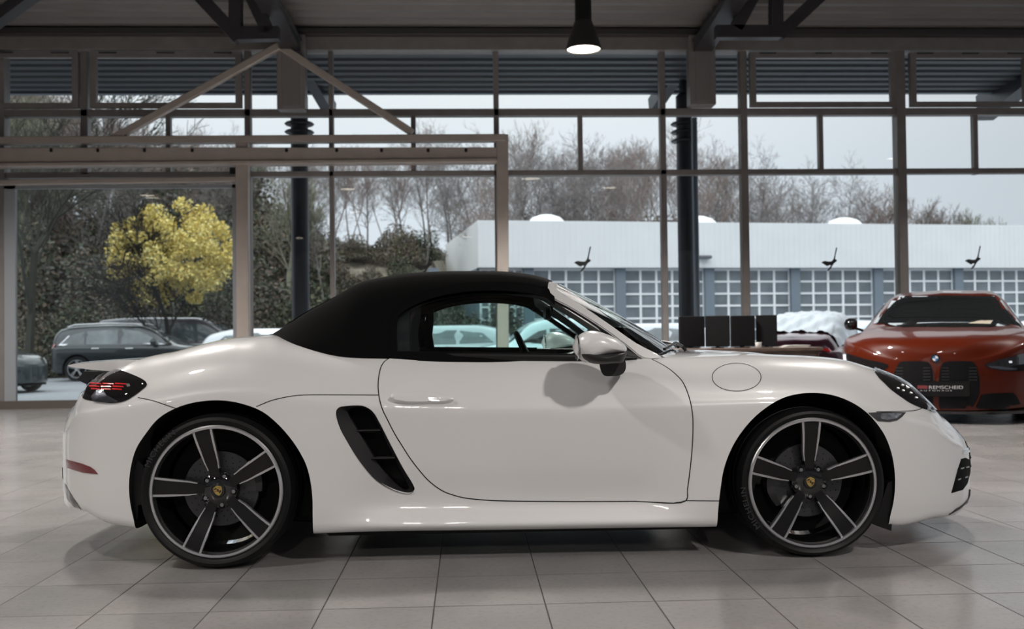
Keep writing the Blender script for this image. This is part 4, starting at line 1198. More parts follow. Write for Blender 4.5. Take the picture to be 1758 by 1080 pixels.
# ---------------------------------------------------------------- orange coupe facing the camera
m_or = mat('orange_paint', (.075, .0085, .0014), .4, 0, coat=.5, spec=.12)
bc = onb(1607, 700, 9.75)
vd = V((bc.x, bc.y)).normalized()
ang = math.atan2(-vd.y, -vd.x) + math.radians(-3.0)
OL = 2.42     # nose ahead of the frame origin (mid wheelbase)
ctr = V((bc.x, bc.y)) - V((cos(ang), sin(ang))) * OL
coupe = empty('coupe', (ctr.x, ctr.y, 0), ang, 'orange sports coupe facing the camera with a big black double grille', 'car')
OW = .945
S = dict(x0=-2.36, x1=OL, r0=.4, r1=.85, dx=.05, pn=2.6, pm=2.2,
         top=[(-2.36, .80), (-2.30, 1.02), (-1.9, 1.08), (-1.3, 1.26), (-.6, 1.39), (0, 1.405), (.42, 1.36), (.62, 1.27), (.95, 1.07), (1.10, 1.005), (1.5, .965), (2.0, .90), (2.25, .845), (2.36, .79), (2.42, .70)],
         belt=[(-2.36, .85), (-1.6, .98), (-.6, .94), (.6, .92), (1.1, .90), (1.6, .87), (2.1, .80), (2.42, .62)],
         w=[(-2.4, .86), (-1.4, .96), (0, .945), (1.4, .99), (2.42, .985)], bot=[(-2.4, .3), (-2, .2), (0, .17), (2.0, .16), (2.42, .14)],
         rail=[(-2.4, .75), (-1.2, .60), (0, .62), (.5, .64), (1.1, .75), (2.42, .8)])
bm = car_body_bm(S); OT = BVHTree.FromBMesh(bm); ob = obj('body_shell', bm, [m_or, m_dark], coupe, 35)
WBO = (1.43, -1.43)
cut_arches(ob, WBO, .34)
for x in WBO:
    for s in (-1, 1): simple_wheel(coupe, x, s * .93, .34, m_gloss, 5)
# trace the front parts through the camera onto the body
_CMI, _CAMC = CMI, CAMC
CMI = (Matrix.Translation((ctr.x, ctr.y, 0)) @ Matrix.Rotation(ang, 4, 'Z')).inverted(); CAMC = CMI @ CAMP
def cpt(u, v, y):     # this car is met nose-on: the plane is x = const here
    d = cray(u, v); return CAMC + d * ((y - CAMC.x) / d.x)
def opatch(name, px, mt, off=.004, thick=.02, step=5, parent=None, sm=0, smooth=40, dome=0):
    global cpt
    return patch(name, px, mt, parent or coupe, off=off, thick=thick, step=step, smooth=smooth, sm=sm, tree=OT, mirror=False, dome=dome)
if True:
    ws_px = [(1486, 562), (1492, 554), (1499, 541), (1512, 521), (1521, 507), (1528, 502.5), (1566.8, 498.5), (1635, 496.5), (1700, 498.0), (1716, 500), (1724, 507), (1731, 523), (1744, 544.5), (1753, 561), (1754, 562), (1700, 562), (1635, 562), (1550, 562)]
    wsp = opatch('windscreen', ws_px, dark_glass, off=.004, thick=.01, step=9, smooth=60)
    opatch('dash_paper', [(1648, 555.5), (1680, 549.5), (1705, 550), (1700, 557)], mat('paper', (.5, .45, .36), .7), off=.0055, thick=.001, step=9, parent=wsp)
    lk = [(1594, 622), (1588, 620.5), (1570, 620), (1556, 620.2), (1547, 621.5), (1542, 626), (1536, 640), (1533.5, 655), (1534, 676), (1541, 693), (1553, 704.5), (1575, 706), (1596, 705.5), (1601, 699), (1602, 680), (1602, 650), (1600.5, 636)]
    rk = [(1620, 622), (1640, 620.3), (1657, 620), (1667, 620.8), (1672.5, 624), (1677, 636), (1681, 649), (1681.5, 664), (1680.5, 677), (1673, 693), (1662, 704.8), (1640, 705.8), (1617, 705), (1612.5, 698), (1612, 680), (1612, 650), (1614, 634)]
    gm = mat('grille_black', (.003, .003, .0035), .5, spec=.2)
    for px in (lk, rk):
        gr = opatch('kidney_grille', px, gm, off=.012, thick=.03, step=6, sm=2)
        xs_ = [p[0] for p in px]; cx0, cx1 = min(xs_) + 5, max(xs_) - 5
        for k in range(5):
            v = 631 + k * 5.2
            opatch('grille_slat', [(cx0, v), (cx1, v), (cx1, v + 1.3), (cx0, v + 1.3)], mat('slat_grey', (.022, .022, .024), .3), off=.018, thick=.008, step=8, parent=gr, smooth=None)
    opatch('head_lamp', [(1445, 607), (1452, 606.5), (1463, 609.5), (1478, 614), (1500, 619.5), (1524, 625.6), (1525, 629), (1519, 634), (1500, 634), (1475, 630), (1452, 624), (1445, 616)], lens, off=.008, thick=.02, step=6, sm=2)
    opatch('daylight_strip', [(1449, 609), (1453, 608.5), (1454, 622), (1450, 621)], mat('lamp_white', (.8, .82, .85), .2, emit=(.8, .85, .95), es=.6), off=.0105, thick=.004, step=6, smooth=None)
    hr = opatch('head_lamp', [(1691, 626), (1702, 622), (1715, 618), (1737, 612.5), (1765, 606), (1772, 612), (1772, 634), (1758, 636), (1738, 637), (1718, 636), (1701, 632.5), (1693, 629.5)], lens, off=.008, thick=.02, step=6, sm=2)
    opatch('lamp_chrome', [(1696, 628.3), (1716, 629), (1738, 632), (1762, 631), (1762, 634), (1738, 635), (1716, 634), (1700, 631)], MATS['smoked_mirror'], off=.0115, thick=.004, step=6, parent=hr, smooth=None)
    opatch('daylight_strip', [(1731, 620), (1736, 619.5), (1736.5, 623), (1732, 623.5)], MATS['lamp_white'], off=.0115, thick=.004, step=6, smooth=None)
    opatch('lower_intake', [(1685, 678), (1700, 675.5), (1738, 674), (1744, 680), (1751, 693), (1747, 702), (1731, 707.5), (1700, 708.5), (1667, 708.5), (1675, 699)], gm, off=.01, thick=.02, step=7)
    opatch('lower_intake', [(1531, 694), (1545, 706), (1545, 709), (1500, 709), (1475, 700), (1470, 690), (1480, 676), (1520, 678)], gm, off=.01, thick=.02, step=7)
    pc0 = hit(1617, 668, OT)[0]; PXP = pc0.x + .045
    def pp3(u, v, o_=0): d = cray(u, v); return CAMC + d * ((PXP + o_ - CAMC.x) / d.x)
    def flatbox(name, px, mt, par, o0, th):
        bm = BM(); prism(bm, px, lambda p: pp3(p[0], p[1], o0), lambda p: pp3(p[0], p[1], o0) - V((th, 0, 0))); return obj(name, bm, mt, par)
    pb_ = flatbox('number_plate', [(1569, 655), (1664, 655), (1664.5, 680.5), (1569.5, 681)], mat('plate_black', (.006, .006, .0065), .4, spec=.2), coupe, 0, .012)
    flatbox('plate_logo', [(1575, 661.6), (1592.5, 661.9), (1592.8, 667.6), (1575, 667.3)], mat('plate_red', (.16, .025, .028), .5), pb_, .0015, .001)
    def lettering(name, body, u0, u1, v0, v1, mt, par):
        txt = bpy.data.curves.new('t', 'FONT'); txt.body = body; txt.size = 1; txt.fill_mode = 'FRONT'
        to = bpy.data.objects.new('t', txt); COL.objects.link(to); dg = bpy.context.evaluated_depsgraph_get(); dg.update()
        me = bpy.data.meshes.new_from_object(to.evaluated_get(dg)); bpy.data.objects.remove(to)
        bt = BM(); bt.from_mesh(me); bpy.data.meshes.remove(me)
        ax = [v.co.x for v in bt.verts]; ay = [v.co.y for v in bt.verts]; a0, a1, b0, b1 = min(ax), max(ax), min(ay), max(ay)
        for v in bt.verts: v.co = pp3(u0 + (u1 - u0) * (v.co.x - a0) / (a1 - a0), v1 + (v0 - v1) * (v.co.y - b0) / (b1 - b0), .002)
        return obj(name, bt, mt, par, None, norm=False)
    lettering('plate_lettering', 'REMSCHEID', 1595, 1653.5, 662.3, 667.8, mat('plate_white', (.5, .5, .51), .5), pb_)
    lettering('plate_small_lettering', 'A U T O H A U S', 1579, 1634, 669.6, 671.8, MATS['plate_white'], pb_)
    ec = hit(1605.8, 615.4, OT)
    Rm = Matrix.Translation(ec[0] + ec[1] * .002) @ ec[1].to_track_quat('-Y', 'Z').to_matrix().to_4x4()
    bm = BM(); lathe(bm, [(.0005, -.008), (.041, -.008), (.043, .01)], 28, Rm); em = obj('bonnet_emblem', bm, mat('emblem_black', (.01, .01, .012), .2), coupe, 40)
    for q, c in ((0, 'emblem_white'), (1, 'emblem_blue'), (2, 'emblem_white'), (3, 'emblem_blue')):
        mt = mat('emblem_white', (.7, .7, .72), .3) if c == 'emblem_white' else mat('emblem_blue', (.03, .12, .3), .3)
        bm = BM(); a0 = q * PI / 2; bm.faces.new([bm.verts.new(Rm @ V(p)) for p in [(0, -.0088, 0)] + [(.027 * cos(a0 + PI / 2 * k / 6), -.0088, .027 * sin(a0 + PI / 2 * k / 6)) for k in range(7)]]); obj('emblem_field', bm, mt, em)
CMI, CAMC = _CMI, _CAMC
def cpt(u, v, y):
    d = cray(u, v); return CAMC + d * ((y - CAMC.y) / d.y)
# side glass, mirrors, chin, exhaust end
gpatch('side_window', [(-1.35, 1.0), (-1.0, 1.20), (-.5, 1.30), (.1, 1.31), (.45, 1.25), (.80, 1.02), (.8, .96), (-.5, .97)], 'side', OT, dark_glass, coupe, step=.12)
for s in (-1, 1):
    bm = BM(); loft(bm, [[V((.78 + dx * .9, s * y, 1.02 + dz)) for dx, dz in [(.07 * cos(a) * k, .075 * sin(a) * k) for a in [2 * PI * j / 12 for j in range(12)]]] for y, k in ((.93, .5), (.96, .95), (1.02, 1.0), (1.06, .8), (1.08, .3))]); mm = obj('door_mirror', bm, m_gloss, coupe, 60)
    bm = BM(); bar(bm, (.78, s * .84, .93), (.78, s * .98, .98), .05, .03); obj('mirror_foot', bm, m_gloss, mm, 40)
bm = BM(); g = []
for k in range(21):
    y = -.85 + 1.7 * k / 20; x = OL - .06 - .36 * abs(y / .85) ** 2.6
    g.append([bm.verts.new(p) for p in ((x, y, .17), (x + .05, y, .13), (x + .03, y, .10), (x - .3, y, .10), (x - .3, y, .19))])
grid_faces(bm, g, loop=True); bm.faces.new(g[0]); bm.faces.new(g[-1][::-1]); obj('chin_spoiler', bm, m_gloss, coupe, 40)
bm = BM(); add_box(bm, (-2.1, -.75, .15), (2.05, .75, .28)); obj('underfloor', bm, m_dark, coupe)

# ---------------------------------------------------------------- cars parked outside
m_tl = mat('tail_red', (.35, .01, .012), .2, coat=1, emit=(.6, .02, .02), es=.15)
def parked(name, label, cat, loc, rz, S, paintm, wheels, R, windows, extra=None, rim=None, glassm=None, group=None):
    o = empty(name, (loc[0], loc[1], GZ), rz, label, cat, group)
    bm = car_body_bm(S); T = BVHTree.FromBMesh(bm); b = obj('body_shell', bm, [paintm, m_dark], o, 35); cut_arches(b, wheels, R)
    w = pw(S['w'])
    for x in wheels:
        for s in (-1, 1): simple_wheel(o, x, s * (w(x) + .0), R, rim or m_silver, 5)
    for nm, poly, mode in windows:
        gpatch(nm, poly, mode, T, glassm or dark_glass, o, step=.16, mirror=(mode == 'side'))
    for nm, poly, mode, mt in (extra or []):
        gpatch(nm, poly, mode, T, mt, o, off=.012, thick=.02, step=.16, mirror=True)
    bm = BM(); add_box(bm, (S['x0'] + .25, -.7, .16), (S['x1'] - .3, .7, .3)); obj('underfloor', bm, m_dark, o)
    return o, T
SUV = dict(x0=-2.3, x1=2.32, r0=.35, r1=.8, top=[(-2.3, .95), (-2.22, 1.25), (-1.95, 1.55), (-1.6, 1.63), (-.6, 1.665), (.3, 1.63), (.7, 1.50), (1.25, 1.14), (1.4, 1.08), (2.0, .98), (2.25, .85), (2.32, .7)],
           belt=[(-2.3, 1.0), (-1.5, 1.04), (1.2, 1.02), (2.0, .9), (2.32, .68)], w=[(-2.3, .90), (-1, .945), (1, .945), (2.32, .9)], bot=[(-2.3, .38), (-1.9, .24), (1.8, .24), (2.32, .3)], rail=[(-2.3, .72), (-1.5, .70), (.3, .70), (1.2, .78), (2.3, .8)])
m_suv = mat('anthracite_paint', (.02, .025, .03), .3, .4, coat=1)
fwin = lambda S_: None
sp = onb(131, 655, 24.0)
uA = onz(131, 655, GZ)
suvx = uA.x + 1.40; suvy = uA.y + .95
suv, ST = parked('estate_suv', 'dark grey off-road estate with silver roof rails parked outside, side on', 'car', (suvx, suvy), math.radians(1), SUV, m_suv, (1.41, -1.40), .37,
    [('side_window', [(-1.92, 1.10), (-1.62, 1.36), (-1.25, 1.47), (-1.22, 1.09)], 'side'), ('side_window', [(-1.16, 1.09), (-1.18, 1.48), (-.26, 1.52), (-.26, 1.08)], 'side'), ('side_window', [(-.16, 1.08), (-.16, 1.52), (.30, 1.47), (.62, 1.33), (.98, 1.10)], 'side'),
     ('windscreen', [(-.64, 1.14), (-.52, 1.50), (.52, 1.50), (.64, 1.14)], 'front'), ('rear_window', [(-.58, 1.15), (-.48, 1.45), (.48, 1.45), (.58, 1.15)], 'rear')],
    extra=[('window_trim', [(-1.98, 1.055), (-1.70, 1.35), (-1.66, 1.34), (-1.90, 1.10), (1.0, 1.095), (1.10, 1.055)], 'side', m_silver), ('tail_lamp', [(-2.28, .98), (-2.26, 1.12), (-2.05, 1.13), (-2.1, 1.0)], 'side', m_tl),
           ('sill_trim', [(-.95, .30), (-.95, .36), (.95, .36), (.95, .30)], 'side', m_trim), ('door_handle', [(-.98, .95), (-.98, .98), (-.76, .98), (-.76, .95)], 'side', m_silver), ('door_handle', [(.0, .94), (.0, .97), (.22, .97), (.22, .94)], 'side', m_silver)], glassm=mid_glass)
for s in (-1, 1):
    bm = BM(); tube(bm, [(-1.75, s * .665, 1.60), (-1.55, s * .665, 1.665), (-.6, s * .665, 1.70), (.2, s * .665, 1.68), (.42, s * .665, 1.62)], .025, 8); obj('roof_rail', bm, m_silver, suv, 60)
    bm = BM(); loft(bm, [[V((.83 + .09 * cos(a) * k, s * y, 1.14 + .10 * sin(a) * k)) for a in [2 * PI * j / 10 for j in range(10)]] for y, k in ((.86, .4), (.95, .95), (1.06, 1), (1.12, .5))]); obj('door_mirror', bm, m_suv, suv, 60)
VAN = dict(x0=-2.6, x1=2.55, r0=.3, r1=.75, top=[(-2.6, 1.0), (-2.53, 1.6), (-2.4, 1.85), (-1, 1.92), (.6, 1.90), (1.0, 1.82), (1.6, 1.45), (1.95, 1.18), (2.3, 1.02), (2.55, .75)],
           belt=[(-2.6, 1.05), (1.6, 1.08), (2.3, .95), (2.55, .7)], w=[(-2.6, .93), (0, .96), (2.55, .93)], bot=[(-2.6, .35), (-2, .22), (2, .22), (2.55, .3)], rail=[(-2.6, .80), (1, .78), (2.5, .8)])
u_ = onz(265, 630, GZ)
vdist = 33
vx = onb(352, 560, vdist).x
van, _ = parked('minivan', 'dark grey people carrier parked outside just behind the off-road estate', 'car', (vx - .75, vdist), math.radians(-6), VAN, mat('graphite_paint', (.07, .072, .085), .3, .3, coat=1), (1.6, -1.5), .34,
    [('side_window', [(-2.3, 1.2), (-2.2, 1.68), (-1.2, 1.72), (-1.2, 1.18)], 'side'), ('side_window', [(-1.1, 1.18), (-1.1, 1.72), (.1, 1.72), (.1, 1.18)], 'side'), ('side_window', [(.2, 1.16), (.2, 1.70), (.85, 1.66), (1.5, 1.16)], 'side'), ('windscreen', [(-.7, 1.22), (-.6, 1.74), (.6, 1.74), (.7, 1.22)], 'front')],
    extra=[('waist_trim', [(-.2, 1.03), (-.2, 1.06), (1.7, 1.05), (1.7, 1.02)], 'side', m_silver)], glassm=mid_glass)
HAT = dict(x0=-2.1, x1=2.1, r0=.4, r1=.75, top=[(-2.1, .8), (-2.0, 1.1), (-1.7, 1.35), (-1.0, 1.47), (0, 1.47), (.5, 1.35), (1.15, .99), (1.7, .90), (2.0, .80), (2.1, .66)],
           belt=[(-2.1, .88), (0, .95), (1.2, .92), (2.1, .62)], w=[(-2.1, .84), (0, .89), (2.1, .86)], bot=[(-2.1, .3), (-1.7, .2), (1.7, .2), (2.1, .24)], rail=[(-2.1, .7), (0, .68), (2.1, .75)])
HW = [('side_window', [(-1.6, 1.04), (-1.3, 1.28), (-.75, 1.34), (-.75, 1.02)], 'side'), ('side_window', [(-.67, 1.01), (-.67, 1.35), (.15, 1.36), (.15, 1.0)], 'side'), ('side_window', [(.23, 1.0), (.23, 1.34), (.42, 1.3), (.92, 1.0)], 'side'), ('windscreen', [(-.6, 1.02), (-.5, 1.33), (.5, 1.33), (.6, 1.02)], 'front'), ('rear_window', [(-.55, 1.05), (-.45, 1.32), (.45, 1.32), (.55, 1.05)], 'rear')]
m_lampw = mat('clear_head_lamp', (.5, .52, .55), .1, .3, coat=1)
HX = [('head_lamp', [(.50, .66), (.48, .74), (.78, .80), (.83, .70)], 'front', m_lampw), ('tail_lamp', [(.5, .80), (.5, .92), (.8, .95), (.82, .82)], 'rear', m_tl)]
def hatch(name, label, px, dist, rz, col, nm, S=HAT, group=None, glassm=None, W_=HW, X=HX, wh=(1.28, -1.28)):
    p = onb(px, 560, dist)
    return parked(name, label, 'car', (p.x, p.y), math.radians(rz), S, mat(nm, col, .28, .3, coat=1), wh, .31, W_, X, group=group, glassm=glassm)
hf, _ = hatch('hatchback', 'dark green-grey car nose poking into view beside the left door jamb', -62, 24.6, -20, (.025, .035, .038), 'petrol_paint')
hatch('saloon_car', 'white car parked outside, mostly hidden behind the soft top', 480, 27.5, -6, (.55, .57, .60), 'white_metallic', glassm=mid_glass)
hatch('estate_car', 'silver estate seen through the side window of the white convertible', 745, 25.0, 172, (.42, .45, .47), 'silver_paint', glassm=mid_glass)
hatch('compact_car', 'pale compact with dark windows seen through the side window near the mirror', 945, 24.0, 186, (.5, .6, .62), 'ice_paint', S=dict(HAT, top=[(-2.1, .9), (-2.0, 1.3), (-1.7, 1.52), (-1.0, 1.6), (0, 1.6), (.5, 1.5), (1.15, 1.05), (1.7, .95), (2.0, .85), (2.1, .66)]))
hatch('silver_car', 'silver car outside, its roof arching behind the windscreen of the white convertible', 1092, 25.5, 175, (.45, .48, .52), 'pale_silver', glassm=mid_glass)
hatch('grey_car', 'pale grey car parked outside between the film-wrapped car and the orange coupe', 1480, 24.0, 200, (.42, .48, .55), 'blue_silver', glassm=mid_glass)
hatch('white_car', 'white car outside half hidden by the right edge of the orange coupe', 1790, 26.0, 190, (.6, .62, .65), 'white_metallic', glassm=mid_glass)
m_film = mat('plastic_film', (.50, .55, .60), .22, coat=.6, bump=(5, .5), noise=(3, .12))
wr, WT = hatch('wrapped_car', 'dark red car under clear protective film, parked outside beyond the monitors', 1398, 18.8, 60, (.055, .008, .02), 'burgundy_paint', X=[('tail_lamp', [(.35, .86), (.35, .93), (.8, .97), (.84, .86)], 'rear', m_tl)],
               S=dict(HAT, top=[(-2.1, .8), (-2.0, 1.08), (-1.6, 1.25), (-.9, 1.50), (0, 1.56), (.5, 1.45), (1.15, 1.02), (1.7, .92), (2.0, .82), (2.1, .66)]), W_=HW)
# film draped over its roof
bm = BM(); g = []; rnd = random.Random(5)
for i in range(41):
    x = -1.75 + 2.9 * i / 40; row = []
    for k in range(41):
        t = -1 + 2 * k / 40
        if abs(t) < .6: y = t / .6 * .60; h = WT.ray_cast(V((x, y, 4)), V((0, 0, -1))); p = h[0] + V((0, 0, .03))
        else:
            zz = 1.40 - (abs(t) - .6) / .4 * .42; h = WT.ray_cast(V((x, -4, min(zz, (WT.ray_cast(V((x, 0, 4)), V((0, 0, -1)))[0].z) - .06))), V((0, 1, 0))); p = h[0] + V((0, -.03, 0)); p = V((p.x, p.y * (1 if t < 0 else -1), p.z))
        n = .018 * sin(17 * t + 9 * x) + .012 * sin(41 * t)
        row.append(bm.verts.new(p + V((0, 0, n))))
    g.append(row)
grid_faces(bm, g); fl = obj('protective_film', bm, m_film, wr, 60)

# ---------------------------------------------------------------- reception desk with monitors
DY = 10.6
dl, dr = onb(1140, 600, DY), onb(1402, 600, DY)
dk = empty('reception_desk', ((dl.x + dr.x) / 2, DY + .2, 0), 0, 'dark brown desk standing behind the bonnet of the white convertible', 'desk')
hw = (dr.x - dl.x) / 2; zd = onb(1300, 597, DY).z
m_dk = mat('walnut', (.075, .05, .038), .45, noise=(9, .25), coat=.2)
bm = BM(); add_box(bm, (-hw, -.4, zd - .035), (hw, .4, zd)); bevel_all(bm, .005, 1); obj('desk_top', bm, m_dk, dk)
bm = BM(); add_box(bm, (-hw + .05, -.36, .0), (hw - .05, -.33, zd - .035)); obj('front_panel', bm, m_dk, dk)
for x in (-hw + .03, hw - .06):
    bm = BM(); add_box(bm, (x, -.36, 0), (x + .03, .36, zd - .035)); obj('side_panel', bm, m_dk, dk)
def monitor(u0, u1, v0, ang, label, yy):
    c = onb((u0 + u1) / 2, v0, yy); wd_ = (u1 - u0) / FPX * yy / cos(math.radians(ang)); zt_ = onb((u0 + u1) / 2, v0, yy).z
    o = empty('monitor', (c.x, yy, zd), math.radians(ang), label, 'monitor', None)
    h = zt_ - zd
    bm = BM(); add_box(bm, (-wd_ / 2, -.02, .015), (wd_ / 2, .02, h)); bevel_all(bm, .006, 1); obj('screen_back', bm, mat('monitor_black', (.005, .005, .0055), .6, spec=.15), o, 30)
    bm = BM(); add_box(bm, (-.06, -.06, 0), (.06, .10, .010)); add_box(bm, (-.02, .015, 0), (.02, .04, h * .5)); obj('stand', bm, m_black, o)
monitor(1164, 1210, 543, 12, 'black monitor at the left end of the desk, seen from behind', DY + .16)
monitor(1211, 1252, 542, -8, 'black monitor second from the left on the desk, seen from behind', DY + .10)
monitor(1253, 1296, 542, 6, 'black monitor third from the left on the desk, seen from behind', DY + .10)
monitor(1298, 1333, 541, -10, 'black monitor at the right end of the desk, by the wrapped car', DY + .14)
bm = BM(); c = onb(1366, 594, DY); 
for k in range(4): add_box(bm, (c.x - .15 + .02 * k, DY - .05, zd + .006 * k), (c.x + .12 + .01 * k, DY + .15, zd + .006 * k + .005))
pp_ = obj('paper_stack', bm, mat('paper_white', (.45, .43, .40), .7)); tag(pp_, 'low stack of pale papers on the right part of the desk', 'papers')
c = onb(1302, 593, DY - .15)
o = empty('cup', (c.x, DY - .15, zd), 0, 'small white cup on the desk in front of the monitors', 'cup'); bm = BM(); lathe_z(bm, [(.02, 0), (.03, .01), (.035, .06), (.031, .06), (.026, .012), (.001, .01)], 20, cap=False); obj('body', bm, mat('porcelain', (.7, .7, .68), .25), o, 50)
pc = onb(1155, 575, DY + .25); 
# ================================================================== OUTSIDE
rnd = random.Random(11)
m_asph = mat('asphalt', (.22, .235, .255), .6, noise=(.5, .12), bump=(60, .2))
bm = BM(); add_box(bm, (-70, B + .13, GZ - .2), (90, 62, GZ)); g_ = struct('ground', bm, m_asph)
bm = BM(); add_box(bm, (-20, B + .06, GZ), (25, B + .5, -.02)); struct('trim_900', bm, mat('concrete_kerb', (.10, .10, .10), .8, noise=(3, .1)))
# wooded slope rising behind the car park
m_slope = mat('leaf_litter', (.13, .115, .085), .95, noise=(.9, .55, 8), bump=(6, .8))
bm = BM(); g = []
def slope_z(x, y):
    k = sstep(-2.8, .8, x); t = sstep(33 + 34 * k, 66 + 14 * k, y); lf = 1 - .55 * sstep(12, 32, x)
    return GZ + 7.2 * t * lf + .35 * sin(x * .5 + 1.3) * t + .25 * sin(x * 1.3 + y * .4) * t
for j in range(33):
    y = 32.0 + 2.2 * j
    g.append([bm.verts.new((x, y, slope_z(x, y) - .02 + (-.25 if j == 0 else 0))) for x in [-62 + 2.5 * i for i in range(60)]])
grid_faces(bm, g); sl = obj('hill', bm, m_slope, None, 180); sl['kind'] = 'structure'
# --- canopy beyond the glass
m_can = mat('canopy_steel', (.06, .066, .076), .5, .2)
bm = BM(); g = []; y = B + .2; zc2 = Zceil - .14
CE = 16.75
while y < CE - .3:
    for dy, dz in ((0, 0), (.13, 0), (.17, .03), (.29, .03)): g.append([bm.verts.new((-22, y + dy, zc2 + dz)), bm.verts.new((26, y + dy, zc2 + dz))])
    y += .33
grid_faces(bm, g); ext = bmesh.ops.extrude_face_region(bm, geom=bm.faces[:]); bmesh.ops.translate(bm, verts=[v for v in ext['geom'] if isinstance(v, bmesh.types.BMVert)], vec=(0, 0, .2))
can = struct('ceiling_canopy', bm, m_can); can.name = 'roof'
bm = BM(); add_box(bm, (-22, CE - .12, zc2 - .02), (26, CE, zc2 + .25)); struct('trim_901', bm, mat('gutter_zinc', (.22, .25, .29), .5, .3))
m_col = mat('column_steel', (.022, .026, .035), .4, .3)
def column(u0, u1, b, kind):
    xa, xb = onb(u0, 350, b).x, onb(u1, 350, b).x; x = (xa + xb) / 2; r = (xb - xa) / 2
    c = empty('canopy_column', (x, b, GZ)); c['kind'] = 'structure'
    bm = BM(); lathe_z(bm, [(r, 0), (r, zc2 - GZ - .25), (r * .55, zc2 - GZ - .2), (r * .55, zc2 - GZ)], 28); obj('shaft', bm, m_col, c, 40)
    for v in (213, 227, 242):
        z = onb((u0 + u1) / 2, v, b).z - GZ; bm = BM(); lathe_z(bm, [(r * .9, -.025), (r * 1.55, -.02), (r * 1.7, 0), (r * 1.55, .02), (r * .9, .025)], 32, c=(0, 0, z)); obj('collar_disc', bm, m_col, c, 30)
    return c, x, r
cA = column(500, 530, 15.9, 0); cB = column(1163, 1190, 15.9, 0)
for (c, x, r), (ua, va, ub, vb) in ((cA, (528, 120, 568, 190)), (cB, (1165, 118, 1122, 182))):
    for d in (0,):
        bm = BM(); z1 = zc2 - GZ - .05
        s = 1 if ua == 528 else -1
        p0 = onb(ua, va, 15.9); p1 = onb(ub, vb, 17.2); o_ = V((x, 15.9, GZ))
        bar(bm, p0 - o_, p1 - o_, .18, .26)
        obj('bracket', bm, m_col, c)
bm = BM(); q0, q1 = onb(1800, 100, 15.0), onb(1690, 186, 17.3); bar(bm, q0, q1, .28, .45); struct('beam', bm, m_col)
bm = BM(); r0_, r1_ = onb(1191, 480, 15.4), onb(1201, 480, 15.4)
lathe_z(bm, [((r1_.x - r0_.x) / 2, 0), ((r1_.x - r0_.x) / 2, 4.6)], 16, c=((r0_.x + r1_.x) / 2, 15.4, GZ)); o = obj('downpipe', bm, mat('pipe_zinc', (.16, .19, .23), .35, .5), None, 40); tag(o, 'grey rainwater pipe beside the right dark canopy column', 'pipe')

# --- workshop building with sectional doors
ba = onb(862, 400, 50.0); BR = math.radians(8.0)
wk = empty('workshop_building', (ba.x, ba.y, GZ), BR, 'long low white workshop with a row of glazed sectional doors', 'building')
zt_, zf_ = onb(1000, 379, 50.6).z - GZ, onb(1000, 459, 50.6).z - GZ
m_wh = mat('white_cladding', (.75, .77, .78), .5, noise=(.6, .03)); m_bl = mat('pier_grey', (.17, .21, .25), .6)
LEN = 44
bm = BM(); add_box(bm, (-1.2, .2, zf_), (LEN, 14, zt_)); 
for k in range(150): add_box(bm, (-1.2 + k * .3, .188, zf_ + .02), (-1.2 + k * .3 + .2, .2, zt_ - .03))
obj('fascia', bm, m_wh, wk)
bm = BM(); add_box(bm, (-1.2, .9, 0), (LEN, 14, zf_)); obj('wall', bm, m_bl, wk)
m_dw = mat('door_frame_white', (.86, .88, .90), .5); m_dp = mat('door_glazing', (.17, .195, .215), .12, coat=.3, noise=(.8, .25))
MOD = (onb(1508, 500, 52.3) - onb(1358, 500, 51.9)).length; XP = (onb(1048, 500, 50.8) - ba).length
def door(x0, x1, cols=5):
    f = BM(); H = zf_ - .02; rowh = .64; n = int(H / rowh) + 1
    for k in range(n + 1):
        z = H - k * rowh
        if z > -.05: add_box(f, (x0, .78, max(z - .10, 0)), (x1, .86, z))
    for c in range(cols + 1):
        x = x0 + (x1 - x0) * c / cols; add_box(f, (x - .06, .79, 0), (x + .06, .85, H))
    fr = obj('garage_door', f, m_dw, wk)
    p = BM(); add_box(p, (x0, .84, 0), (x1, .88, H)); obj('door_panes', p, m_dp, fr)
k = -2
while XP + k * MOD < LEN - MOD:
    x = XP + k * MOD; k += 1
    bm = BM(); add_box(bm, (x - .26, .55, 0), (x + .26, .95, zf_)); obj('pier', bm, m_bl, wk)
    if x > -MOD * .9: door(max(x + .26, -1.0), x + MOD - .26)
for u in (947, 1220, 1482):
    p = wk.matrix_world; dx = (onb(u, 378, 50.0 + (u - 862) / 879 * 3.2) - ba).length
    bm = BM(); lathe_z(bm, [(.0, .52), (.35, .48), (.75, .34), (1.0, .1), (1.05, 0)], 24, c=(dx, 1.6, zt_ - .02), cap=False)
    bmesh.ops.remove_doubles(bm, verts=bm.verts, dist=1e-4); obj('roof_dome', bm, mat('dome_acrylic', (.8, .83, .85), .3), wk, 60)
dxl = (onb(1207, 441, 51.5) - ba).length
bm = BM(); add_box(bm, (dxl - .35, -.25, zf_ + .45), (dxl + .35, .15, zf_ + .62)); bevel_all(bm, .05, 2); obj('wall_light', bm, mat('light_grey', (.12, .13, .14), .5), wk)

